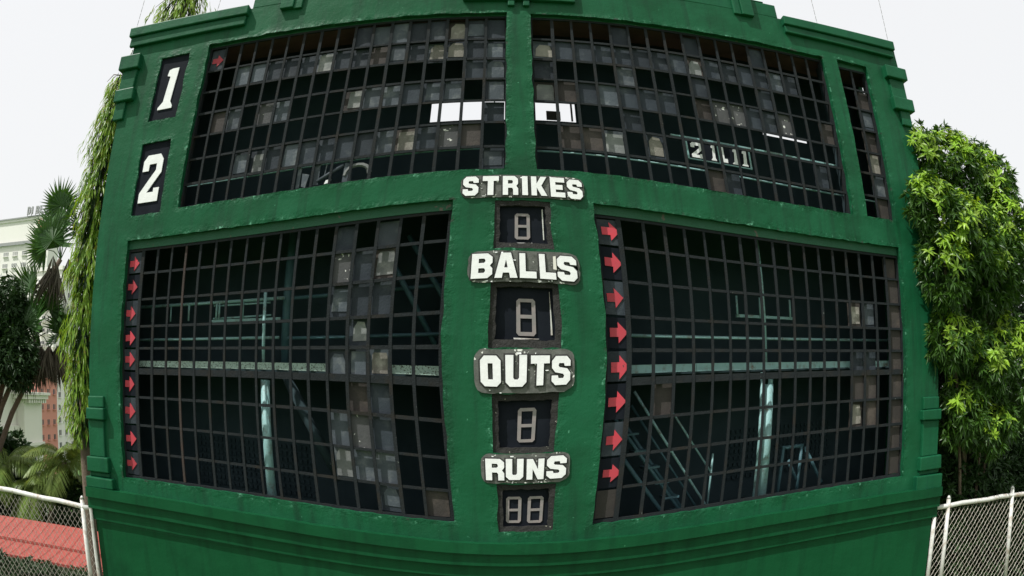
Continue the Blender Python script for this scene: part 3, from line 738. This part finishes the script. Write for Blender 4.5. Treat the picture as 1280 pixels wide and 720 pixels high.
# ================================================================== FENCES ON THE OUTFIELD WALL
for nm, u0, u1 in (('left', -80.0, -21.8), ('right', 26.1, 90.0)):
    b = MB(); b.box(u0, u1, 13.15, 32, -.3, .5); b.box(u0, u1, 13.0, 13.148, -.38, .58)
    b.build('outfield_wall', M['trim'], label='green outfield wall running out from the %s end of the scoreboard' % nm, cat='wall')
def chain_fence(u0, u1, vt_a, vt_b, posts, label):
    f = thing('chain_link_fence', label, 'fence')
    vt = lambda u: vt_a + (vt_b - vt_a) * (u - u0) / (u1 - u0)
    VB = 12.96
    b = MB(); n = 16
    b.tube([P(u0 + (u1 - u0) * k / n, vt(u0 + (u1 - u0) * k / n) + .03 * math.sin(k * 2.1), -.05) for k in range(n + 1)], .15 * K, 10)
    b.build('top_rail', M['galv'], f, smooth=True)
    for pu in posts:
        b = MB(); b.tube([P(pu, vt(pu) - .45, -.05), P(pu + .02, VB, -.05)], .15 * K, 10)
        p = b.build('post', M['galv'], f, smooth=True)
        b = MB(); b.tube([P(pu, vt(pu) - .62, -.05), P(pu, vt(pu) - .45, -.05)], [.05 * K, .17 * K], 10); b.build('post_cap', M['galv'], p, smooth=True)
    w = MB(); s = 0.40; r = (.016 if u0 < 0 else .013) * K
    H = 8.5
    k0 = int((u0 - H) / s); k1 = int((u1 + H) / s)
    for k in range(k0, k1 + 1):
        for sg in (1, -1):
            # zigzag diagonals, slightly kinked at every crossing as woven wire is
            a = k * s if sg == 1 else k * s + s * .5
            pts = []
            y = 0.0
            top = None
            steps = int(H / (s * .5)) + 1
            for j in range(steps + 1):
                x = a + sg * j * s * .5; vv = VB - j * s * .62
                if x < u0 or x > u1 or vv < vt(x) + .1:
                    if pts: break
                    continue
                pts.append(P(x, vv, -.05 + (.02 if (j + k) % 2 else -.02) * sg))
            if len(pts) > 1: w.tube(pts, r, 3, cap=False)
    w.build('wire_mesh', M['wire'], f)
    return f
chain_fence(-44.0, -21.95, 5.5, 6.60, [-43.8, -38.0, -32.9, -22.75], 'white painted chain link fence at the left end of the scoreboard, red roof showing through')
b = MB(); b.tube([P(-21.95, 6.5, -.3), P(-21.92, 11.8, -.3)], .11 * K, 8); b.build('fence_end_post', M['galv'], label='thin white pipe standing tight against the left end of the scoreboard', cat='post')
chain_fence(26.15, 46.0, 7.02, 7.2, [26.25, 27.42, 33.6, 39.8, 45.9], 'white painted chain link fence at the right end of the scoreboard before dark foliage')

# ================================================================== VEGETATION
def leaf(V, F, base, dirv, L, W, droop=0.25, side=None):
    """folded four-triangle leaf"""
    d = dirv.normalized()
    s = side if side is not None else d.cross(Vector((random.uniform(-1, 1), random.uniform(-1, 1), random.uniform(-1, 1))))
    if s.length < 1e-4: s = d.orthogonal()
    s = s.normalized()
    up = s.cross(d).normalized()
    m = base + d * L * .45 - Vector((0, 0, droop * L * .25))
    tip = base + d * L - Vector((0, 0, droop * L))
    a = m + s * W * .5 + up * W * .18; b_ = m - s * W * .5 + up * W * .18
    n = len(V)
    V += [tuple(base), tuple(a), tuple(m), tuple(b_), tuple(tip)]
    F += [(n, n + 1, n + 2), (n, n + 2, n + 3), (n + 1, n + 4, n + 2), (n + 2, n + 4, n + 3)]
def mesh_vf(name, V, F, m):
    me = bpy.data.meshes.new(name); me.from_pydata(V, [], F); me.materials.append(m); me.update(); return me
def rv():
    while True:
        v = Vector((random.uniform(-1, 1), random.uniform(-1, 1), random.uniform(-1, 1)))
        if 0.05 < v.length < 1: return v.normalized()
def limbs(parent, base, top, r, ends, m=M['bark'], name='trunk'):
    b = MB()
    n = 7
    pts = [base.lerp(top, k / n) + Vector((random.uniform(-.06, .06), random.uniform(-.06, .06), 0)) * (0 if k == 0 else 1) for k in range(n + 1)]
    b.tube(pts, [r * (1 - .6 * k / n) for k in range(n + 1)], 10)
    for e in ends:
        k = random.randint(2, n)
        p0 = pts[k]; mid = p0.lerp(e, .5) + Vector((0, 0, random.uniform(-.2, .4)))
        b.tube([p0, mid, e], [r * .38, r * .24, r * .09], 6)
    return b.build(name, m, parent, smooth=True)

# mango tree at the right: rosettes of long leaves
def rosette(seed, n=13, L=.205, W=.058):
    random.seed(seed); V, F = [], []
    for k in range(n):
        a = 2 * math.pi * k / n * 2.4 + random.uniform(-.3, .3)
        el = random.uniform(-.45, .75)
        d = Vector((math.cos(a) * math.cos(el), math.sin(a) * math.cos(el), math.sin(el)))
        leaf(V, F, Vector((0, 0, random.uniform(-.04, .04))), d, L * random.uniform(.75, 1.15), W * random.uniform(.8, 1.15), random.uniform(.12, .45), side=d.cross(Vector((0, 0, 1))))
    return mesh_vf('leaf_cluster', V, F, M['mango'])
ros = [rosette(s) for s in range(60, 67)]
random.seed(11)
def clusters(lobes, count, shell=0.55, lo=None):
    """points near the outside of a set of ellipsoid lobes (centre, radii)"""
    out = []
    wts = [r.x * r.z for c, r in lobes]
    while len(out) < count:
        c, r = random.choices(lobes, wts)[0]
        d = rv(); t = random.uniform(shell, 1.06)
        p = c + Vector((d.x * r.x * t, d.y * r.y * t, d.z * r.z * t))
        if lo and not lo(p): continue
        inside = sum(1 for c2, r2 in lobes if ((p.x - c2.x) / r2.x) ** 2 + ((p.y - c2.y) / r2.y) ** 2 + ((p.z - c2.z) / r2.z) ** 2 < .5)
        if inside > 0 and random.random() < .8: continue
        out.append((p, d))
    return out
def LV(u, v, d): return Vector(P(u, v, d))
def mango_tree(label, lobes, nfront, nback, base, top, trunk_r=0.22, leafm='mango_shade', big=1.0):
    t = thing('mango_tree', label, 'tree', tuple(base))
    loc = Vector(base)
    pts = clusters(lobes, nfront + nback, .62)
    pts.sort(key=lambda q: q[1].y - .9 * q[1].z + .4 * q[1].x + q[0].y * .25 + random.uniform(0, .5))
    front = pts[:nfront]
    for p, d in front:
        o = obj('leaf_cluster', random.choice(ros), t, loc=p - loc)
        z = (d + Vector((0, -.2, .55))).normalized()
        o.rotation_mode = 'QUATERNION'
        o.rotation_quaternion = z.to_track_quat('Z', 'Y') @ Matrix.Rotation(random.uniform(0, 6.28), 3, 'Z').to_quaternion()
        s = random.uniform(.8, 1.25) * big; o.scale = (s, s, s)
    V, F = [], []
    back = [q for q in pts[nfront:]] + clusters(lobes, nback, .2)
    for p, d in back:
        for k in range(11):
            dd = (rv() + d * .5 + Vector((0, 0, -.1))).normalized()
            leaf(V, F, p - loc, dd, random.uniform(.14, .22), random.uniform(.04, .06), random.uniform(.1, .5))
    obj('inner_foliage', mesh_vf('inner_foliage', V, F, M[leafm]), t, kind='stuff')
    ends = [c - loc for c, r in lobes]
    limbs(t, Vector((0, 0, 0)), top - loc, trunk_r, ends)
    return t
r3 = lambda a, b_, c_: Vector((a * K, b_ * K, c_ * K))
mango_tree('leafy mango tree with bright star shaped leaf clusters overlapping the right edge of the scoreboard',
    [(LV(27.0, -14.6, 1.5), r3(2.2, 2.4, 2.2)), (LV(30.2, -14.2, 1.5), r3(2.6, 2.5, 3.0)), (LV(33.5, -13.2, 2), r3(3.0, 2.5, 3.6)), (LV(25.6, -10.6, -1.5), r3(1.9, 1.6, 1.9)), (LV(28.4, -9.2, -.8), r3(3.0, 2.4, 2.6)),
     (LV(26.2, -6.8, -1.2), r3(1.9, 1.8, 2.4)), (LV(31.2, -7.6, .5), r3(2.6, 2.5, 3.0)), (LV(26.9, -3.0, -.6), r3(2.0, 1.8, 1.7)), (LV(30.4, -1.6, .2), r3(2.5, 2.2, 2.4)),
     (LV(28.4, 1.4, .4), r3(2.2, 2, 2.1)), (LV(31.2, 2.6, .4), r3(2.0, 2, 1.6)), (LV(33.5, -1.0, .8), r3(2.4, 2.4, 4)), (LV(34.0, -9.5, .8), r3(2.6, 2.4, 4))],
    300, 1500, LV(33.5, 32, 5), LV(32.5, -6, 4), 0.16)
def shade_tree(name, label, lobes, n, base, top, m, L=(.14, .24), W=(.05, .085), trunk_r=.2, up=.15, cat='tree', group=None):
    t = thing(name, label, cat, tuple(base), group)
    loc = Vector(base); V, F = [], []
    for p, d in clusters(lobes, n, .25):
        for k in range(7):
            dd = (rv() + d * .5 + Vector((0, 0, up))).normalized()
            leaf(V, F, p - loc + rv() * .05, dd, random.uniform(*L), random.uniform(*W), random.uniform(.1, .5))
    obj('crown', mesh_vf('crown', V, F, m), t)
    limbs(t, Vector((0, 0, 0)), top - loc, trunk_r, [c - loc for c, r in lobes])
    return t
shade_tree('shade_tree', 'dense dark tree behind the mango tree filling the gap above the right fence',
    [(LV(31, -6, 7), r3(4, 3, 7)), (LV(36, -2, 7), r3(5, 3, 9)), (LV(30.5, 3, 6), r3(4, 2.5, 5)), (LV(35, 7, 6), r3(6, 2.5, 5)), (LV(41, -2, 8), r3(5, 4, 9)), (LV(30, 8, 6.5), r3(4, 2.5, 5)), (LV(30, 10, 4), r3(3, 1.5, 6)), (LV(34, 11, 4), r3(3.5, 1.5, 6))],
    5600, LV(34, 32, 9), LV(34, -4, 9), M['darkleaf'], trunk_r=.3)
shade_tree('shrub', 'dark undergrowth shrub behind the wire of the right fence',
    [(LV(29, 12, 5.5), r3(4, 2.5, 6)), (LV(35, 13, 5.5), r3(4.5, 2.5, 6)), (LV(42, 12, 6), r3(5, 2.5, 7)), (LV(29.3, 8, 3), r3(2.6, 1.4, 4)), (LV(33, 8, 3), r3(3, 1.4, 4)), (LV(27.6, 5, 3.4), r3(1.4, 1.0, 3)), (LV(29, 11, 2.6), r3(3, 1.2, 3.6)), (LV(34, 11, 2.6), r3(3.2, 1.2, 3.8)), (LV(40, 11, 3), r3(4, 1.4, 4.5))],
    5600, LV(34, 32, 6), LV(34, 14, 6), M['darkleaf'], trunk_r=.12, cat='shrub')

# mast trees: tall columns of drooping leaves
def mast_tree(label, u, d, vtop, vbot, r, n, lean=0.0, rt=.5):
    t = thing('mast_tree', label, 'tree', P(u, 32, d))
    loc = Vector(P(u, 32, d)); V, F = [], []
    V2, F2 = [], []
    for k in range(n):
        f = random.random() ** .85
        v = vtop + (vbot - vtop) * f
        rad = r * min(1, .28 + 3.2 * f) * random.uniform(.7, 1.25) * (1 + .22 * math.sin(v * 1.3 + 1) + .16 * math.sin(v * 2.7)) * (1.0 if f < .75 else 1.0 - 1.6 * (f - .75))
        a = random.uniform(0, 2 * math.pi)
        st = random.uniform(.25, 1.0)
        ul = u + lean * (v - vbot)
        p = Vector(P(ul + math.cos(a) * rad * st, v, d + math.sin(a) * rad * st)) - loc
        out = Vector((math.cos(a), math.sin(a), 0))
        for j in range(8):
            q = p + out * (.02 * j) - Vector((0, 0, j * .055)) + rv() * .03
            dd = (Vector((0, 0, -1)) + out * random.uniform(-.1, .65) + rv() * .28).normalized()
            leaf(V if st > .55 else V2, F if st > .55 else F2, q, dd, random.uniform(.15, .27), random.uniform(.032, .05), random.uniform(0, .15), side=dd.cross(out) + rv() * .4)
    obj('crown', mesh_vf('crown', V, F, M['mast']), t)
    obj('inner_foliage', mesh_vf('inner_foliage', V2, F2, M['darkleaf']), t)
    b = MB()
    b.tube([Vector(P(u + lean * (v - vbot), v, d)) - loc for v in (32, 20, 8, 0, -10, vtop + 2)], [.16, .15, .13, .12, .09, .03], 10)
    for k in range(46):
        v = vtop + (vbot - vtop) * random.random(); a = random.uniform(0, 6.28); ul = u + lean * (v - vbot)
        q0 = Vector(P(ul, v, d)) - loc; q1 = q0 + Vector((math.cos(a), math.sin(a), random.uniform(-.5, .3))) * r * K * random.uniform(.7, 1.15)
        b.tube([q0, q0.lerp(q1, .6) + Vector((0, 0, .05)), q1 - Vector((0, 0, .12))], [.02, .012, .005], 5)
    b.build('trunk', M['bark'], t, smooth=True)
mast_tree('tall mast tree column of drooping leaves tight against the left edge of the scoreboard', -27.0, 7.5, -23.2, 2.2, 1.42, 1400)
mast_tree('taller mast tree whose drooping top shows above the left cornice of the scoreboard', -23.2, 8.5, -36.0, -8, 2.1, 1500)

# fan palms
def fan_mesh(seed, R=1.0, n=34, hang=0.0):
    random.seed(seed); V, F = [], []
    for k in range(n):
        a = math.radians(-125 + 250 * k / (n - 1)) + random.uniform(-.03, .03)
        L = R * (1.0 - .22 * abs(a) / 2.2) * random.uniform(.9, 1.05)
        w = R * .030
        d = Vector((math.sin(a), .0, math.cos(a)))
        s = Vector((math.cos(a), 0, -math.sin(a)))
        dr = hang + .10 * random.random()
        p0 = Vector((0, 0, 0)); p1 = d * L * .48 + Vector((0, .04 * R + random.uniform(-.02, .02), 0)); p2 = d * L + Vector((0, -.16 * R, -dr * L * .6)) + s * random.uniform(-.04, .04)
        i = len(V)
        fold = Vector((0, w * .7, 0))
        V += [tuple(p0), tuple(p1 + s * w * 1.5), tuple(p1 + fold), tuple(p1 - s * w * 1.5), tuple(p2)]
        F += [(i, i + 1, i + 2), (i, i + 2, i + 3), (i + 1, i + 4, i + 2), (i + 2, i + 4, i + 3)]
    return V, F
fanm = [mesh_vf('frond', *fan_mesh(s), M['fan']) for s in (1, 2, 3)]
def skirt_mesh(seed):
    random.seed(seed); V, F = [], []
    for k in range(16):
        a = random.uniform(-.75, .75)
        d = Vector((math.sin(a), random.uniform(-.25, .25), -math.cos(a))).normalized()
        leaf(V, F, Vector((0, 0, 0)), d, random.uniform(.7, 1.15), .075, .12, side=Vector((math.cos(a), 0, math.sin(a))))
    return V, F
deadm = [mesh_vf('dead_frond', *skirt_mesh(s), M['deadfan']) for s in (4, 5, 6)]
def bend(c, lean, r0, r1, n=9):
    pts = []
    for k in range(n + 1):
        f = k / n
        pts.append(Vector((lean * (1 - f ** 3) , 0, c.z * f)))
    return pts, [r0 + (r1 - r0) * k / n for k in range(n + 1)]
def fan_palm(label, c, R, fronds, dead, seed, lean=-3.4):
    t = thing('fan_palm', label, 'palm', (c.x, c.y, 0))
    random.seed(seed)
    top = Vector((0, 0, c.z))
    pts, rr_ = bend(c, lean, .17, .10)
    b = MB(); b.tube(pts, rr_, 10); b.build('trunk', M['bark'], t, smooth=True)
    pet = MB()
    for (dx, dz, dy, tilt, s) in fronds:
        e = top + Vector((dx, dy, dz)) * R
        pet.tube([top, top.lerp(e, .5) + Vector((0, 0, .12)), e], [.025, .018, .012], 5)
        o = obj('frond', random.choice(fanm), t, loc=e)
        o.rotation_euler = (random.uniform(-.75, .5), tilt, random.uniform(-1.0, 1.0)); o.scale = (R * s,) * 3
    pet.build('leaf_stalks', M['fan'], t)
    for k in range(dead):
        a = random.uniform(0, 2 * math.pi)
        f = random.uniform(.02, .55) * R
        e = top + Vector((math.cos(a) * .32 * R, math.sin(a) * .3 * R, .15 - f)) + Vector((lean * .05 * f, 0, 0))
        o = obj('dead_frond', random.choice(deadm), t, loc=e)
        o.rotation_euler = (random.uniform(-.2, .2), random.uniform(-.25, .25) - .35 * math.cos(a), a * .3); o.scale = (R * .85 * random.uniform(.8, 1.2),) * 3
S = lambda u, v, d: Vector(P(u, v, d))
fan_palm('large fan palm with spread green fronds above a skirt of dead hanging fronds', S(-55.4, -6.0, 38), 1.45,
         [(-.62, .75, -.3, -.55, 1), (-.15, 1.25, -.2, -.05, .95), (.35, .75, .2, .4, .9), (-.95, .25, .1, -1.1, 1), (.05, .35, -.6, -.2, 1.05), (-.45, .1, -.6, -.6, 1), (.75, .2, .3, .9, .9), (-.6, 1.25, .2, -.5, .9)], 22, 21)
fan_palm('smaller fan palm crown showing between the mast tree and the larger fan palm', S(-51.6, -15.6, 38), 1.4,
         [(-.35, .95, 0, -.35, 1), (.15, 1.25, 0, .05, 1), (-.75, .35, .2, -.9, .9), (-.1, .45, -.4, -.2, 1), (.5, .7, 0, .5, 1), (-.3, 1.5, .1, -.3, .85)], 9, 22, -4.2)
fan_palm('low fan palm mass of dark drooping fronds under the larger fan palm', S(-53.2, -5.0, 39), 1.3,
         [(-.5, .4, 0, -.8, .9), (.35, .5, .3, .5, .9), (.0, .3, .3, 0, .8)], 24, 23, -4.0)
shade_tree('broadleaf_tree', 'small dark broadleaf tree in front of the fan palms at the far left',
    [(LV(-58.0, -10.0, 34), r3(2.8, 2.8, 3.2)), (LV(-57.0, -5.5, 34), r3(3.4, 2.8, 3.6)), (LV(-60.5, -5, 34), r3(3.6, 3, 5)), (LV(-66, -6, 34), r3(5.0, 3.2, 7)), (LV(-55.2, -3.2, 34), r3(3.0, 2.6, 3.2))],
    2000, LV(-74, 32, 36), LV(-69, -4, 36), M['darkleaf'], L=(.2, .34), W=(.08, .13))

# coconut palms
def coco_frond_mesh(seed, L=2.6):
    random.seed(seed); V, F = [], []
    n = 44
    sp = []
    for k in range(n + 1):
        t = k / n
        sp.append(Vector((L * t * (1 - .18 * t), 0, L * (.42 * t - .78 * t * t))))
    b = MB(); b.tube([sp[k] for k in range(0, n + 1, 4)], [.022 * (1 - .8 * k / n) for k in range(0, n + 1, 4)], 5)
    V += b.v; F += b.f
    for k in range(3, n + 1):
        t = k / n
        ll = .62 * L * .5 * math.sin(math.pi * min(1, t * .9 + .12)) * random.uniform(.85, 1.1)
        tan = (sp[k] - sp[k - 1]).normalized()
        for sgn in (1, -1):
            d = (tan * .55 + Vector((0, sgn * .85, -.35)) + rv() * .08).normalized()
            leaf(V, F, sp[k], d, ll, .075, .45, side=tan)
    return mesh_vf('frond', V, F, M['coco'])
cocos = [coco_frond_mesh(s) for s in (31, 32, 33)]
def coco_palm(label, c, s, n, seed, yaw0=0.0):
    t = thing('coconut_palm', label, 'palm', (c.x, c.y, 0))
    random.seed(seed)
    top = Vector((0, 0, c.z))
    pts, rr_ = bend(c, -1.5, .17, .11)
    b = MB(); b.tube(pts, rr_, 10); b.build('trunk', M['bark'], t, smooth=True)
    for k in range(n):
        o = obj('frond', random.choice(cocos), t, loc=top)
        o.rotation_euler = (random.uniform(-.2, .2), -random.uniform(-.5, .85), yaw0 + 2 * math.pi * k / n + random.uniform(-.25, .25))
        z = s * random.uniform(.85, 1.1); o.scale = (z, z, z)
coco_palm('coconut palm with arching pale fronds above the red roof, nearest the mast tree', S(-50.0, 8.6, 38), .9, 16, 41)
coco_palm('coconut palm with yellow green fronds at the far left edge above the fence', S(-61.0, 9.8, 38), .95, 16, 42)
coco_palm('low coconut palm behind the red roof between the two other coconut palms', S(-55.5, 12.2, 39), .9, 15, 43)
shade_tree('shrub', 'dark green hedge bush below the eaves of the red roof',
    [(LV(-44, 19.6, 20.5), r3(6, 2.2, 3.0)), (LV(-36, 19.4, 20.5), r3(5, 2.2, 3)), (LV(-52, 19, 20.5), r3(6, 2.2, 3.4))], 1900, LV(-42, 32, 20), LV(-42, 23, 20), M['darkleaf'], trunk_r=.1, cat='shrub')
shade_tree('shade_tree', 'dark tree mass behind the red roof and the coconut palms',
    [(LV(-52, 15, 42), r3(8, 4, 4)), (LV(-68, 12, 42), r3(9, 4, 7)), (LV(-45, 15.5, 42), r3(6, 4, 3.4)), (LV(-38, 14, 40), r3(4, 3, 3.5))], 1500, LV(-50, 32, 44), LV(-50, 12, 44), M['darkleaf'], L=(.3, .5), W=(.12, .2))

# ================================================================== RED ROOFED BUILDING
h = thing('red_roofed_building', 'low building with a two step red sheet roof seen through the left fence', 'building')
b = MB()
b.hexa([P(-70, 17.9, 25), P(-30, 17.9, 25), P(-30, 32, 25), P(-70, 32, 25), P(-70, 17.3, 31), P(-30, 17.3, 31), P(-30, 32, 31), P(-70, 32, 31)])
b.build('wall', M['cream'], h)
b = MB()
for (d0, v0, d1, v1) in ((24.0, 17.4, 27.4, 16.7), (27.2, 16.4, 31.0, 14.9)):
    b.hexa([P(-71, v1 , d1), P(-29, v1, d1), P(-29, v0, d0), P(-71, v0, d0), P(-71, v1 + .3, d1), P(-29, v1 + .3, d1), P(-29, v0 + .3, d0), P(-71, v0 + .3, d0)])
rf = b.build('roof', M['roof'], h)
for k in range(30):
    b = MB(); u = -70.8 + k * 1.4
    for (d0, v0, d1, v1) in ((24.0, 17.4, 27.2, 16.75), (27.2, 16.4, 31.0, 14.9)):
        b.tube([P(u, v0 - .06, d0), P(u, v1 - .06, d1)], .022 * K, 4)
    b.build('roof_seam', M['roof'], rf)

# ================================================================== CITY BEHIND THE PALMS
def facade(parent, u0, u1, v0, v1, d, cols, rows, ww, wh, balc=0, m='glass', framem='white_b'):
    for j in range(rows):
        for i in range(cols):
            cu_, cv = u0 + (u1 - u0) * (i + .5) / cols, v0 + (v1 - v0) * (j + .5) / rows
            b = MB(); b.box(cu_ - ww / 2, cu_ + ww / 2, cv - wh / 2, cv + wh / 2, d - .25, d + .2)
            w_ = b.build('window', M[m], parent)
            b = MB()
            b.box(cu_ - ww / 2 - .2, cu_ + ww / 2 + .2, cv + wh / 2, cv + wh / 2 + .3, d - 1.0, d + .1)
            b.box(cu_ - .08, cu_ + .08, cv - wh / 2, cv + wh / 2, d - .4, d - .26)
            b.build('window_frame', M[framem], w_)
            if balc and i % 2 == balc - 1:
                b = MB(); b.box(cu_ - ww * .9, cu_ + ww * .9, cv + wh * .1, cv + wh * .75, d - 3.2, d - .6); b.build('balcony', M[framem], parent)
def tower(name, label, m, u0, u1, v0, d, dep, cols, rows, ww, wh, balc=0, vbot=None, vskip=2, gm='glass', side=0):
    t = thing(name, label, 'building')
    b = MB(); b.box(u0, u1, v0, 32, d, d + dep); b.box(u0 - .8, u1 + .8, v0 - 1.6, v0 - .01, d - .8, d + dep + .8)
    b.build('walls', M[m], t)
    b = None
    for j in range(rows if side else 0):      # windows on the end wall that faces the field
        for i in range(side):
            dc = d + dep * (i + .5) / side; cv = v0 + vskip + ((vbot or 30) - v0 - vskip) * (j + .5) / rows
            b = MB(); b.box(u1 - .2, u1 + .06, cv - wh / 2, cv + wh / 2, dc - ww / 2, dc + ww / 2); w_ = b.build('window', M[gm], t)
            b = MB(); b.box(u1 + .002, u1 + .7, cv + wh / 2, cv + wh / 2 + .3, dc - ww / 2 - .3, dc + ww / 2 + .3); b.box(u1 + .08, u1 + .16, cv - wh / 2, cv + wh / 2, dc - .08, dc + .08); b.build('window_frame', M[m], w_)
            if balc and i == side - 1:
                b = MB(); b.box(u1 + .1, u1 + 2.2, cv + wh * .1, cv + wh * .8, dc - ww * .8, dc + ww * .8); b.build('balcony', M[m], t)
    facade(t, u0, u1, v0 + vskip, vbot or 30, d, cols, rows, ww, wh, balc, m=gm, framem=m)
    return t
tower('apartment_tower', 'slim white apartment tower with stacked balconies seen between palm fronds', 'white_b', -190, -171.6, -48, 210, 16, 5, 15, 1.9, 2.1, balc=1, side=3)
tower('apartment_tower', 'pink apartment tower with small dark windows behind the classical building', 'pink', -168, -152.5, -9, 170, 13, 4, 7, 1.6, 1.8, side=3)
sg = tower('hotel_building', 'tall pale building with rooftop letters at the far left behind the palms', 'white_b', -330, -248, -97, 300, 12, 10, 16, 4.2, 2.6, vskip=16, gm='hazed_glass')
slab('parapet_line', M['letter_grey'], (-331, -241, -84.5, -82.6, 298.6, 299.4), (-331, -241, -99.2, -98.4, 298.6, 299.0), parent=sg)
slab('red_sign_strip', M['pink'], (-258.5, -256, -96.0, -84.8, 298.7, 299.8), parent=sg)
for k, ch in enumerate('DIBLAN'):
    glyph(G[ch], -268.5 + k * 3.6, -104.6 + k * .1, 2.6 if ch != 'I' else 1.0, 4.6, M['letter_grey'], 298, .3, 'roof_letter', sg)
b = MB()
for k in range(7): b.box(-268.5 + k * 3.4, -268.1 + k * 3.4, -100.2, -98.9, 297.9, 298.3)
b.build('letter_stand', M['letter_grey'], sg, kind='stuff')
# classical white building with bracketed cornices
cb = thing('classical_building', 'white classical building with bracketed cornices at the far left above the palms', 'building')
b = MB()
b.box(-135, -105, -2.0, 32, 84, 95.9)
b.box(-135.5, -104.2, 8.4, 9.6, 83.2, 95.9)
b.box(-135, -102.5, 2.4, 32, 96, 104)
b.box(-135, -101.9, 12.2, 12.9, 95.4, 104.3)
b.build('walls', M['cream'], cb)
for (u1, v, d0, d1) in ((-105, -2.01, 84, 95.8), (-102.5, 2.39, 96, 104)):
    b = MB(); b.box(-135.6, u1 + 2.0, v - .9, v, d0 - 2.0, d1 + .4); b.box(-135.6, u1 + 2.6, v - 1.5, v - .91, d0 - 2.6, d1 + .6)
    c_ = b.build('cornice', M['cream'], cb)
    for k in range(8):
        dk = d0 + .2 + k * (d1 - d0 - .8) / 7
        b = MB(); b.box(u1 + .01, u1 + 1.6, v + .005, v + .9, dk, dk + .55); b.build('bracket', M['cream'], c_)
    for k in range(14):
        b = MB(); b.box(u1 - 1.2 - k * 1.3, u1 - .65 - k * 1.3, v + .005, v + .9, d0 - 1.6, d0 - .01); b.build('bracket', M['cream'], c_)
for dk in (99.4,):
    b = MB(); b.box(-102.6, -102.3, 14.5, 20, dk, dk + 2.4); w_ = b.build('window', M['glass'], cb)
    b = MB(); b.box(-102.49, -102.0, 14.0, 14.45, dk - .3, dk + 2.7); b.box(-102.29, -102.15, 14.5, 20, dk + 1.1, dk + 1.3); b.build('window_frame', M['cream'], w_)
for k in range(5):
    u = -130.5 + k * 4.8
    b = MB(); b.box(u, u + 2.6, 12.5, 19, 83.9, 84.3); w_ = b.build('window', M['glass'], cb)
    b = MB(); b.box(u - .4, u + 3.0, 12.0, 12.45, 83.4, 84.2); b.box(u + 1.2, u + 1.4, 12.5, 19, 83.7, 83.89); b.build('window_frame', M['cream'], w_)
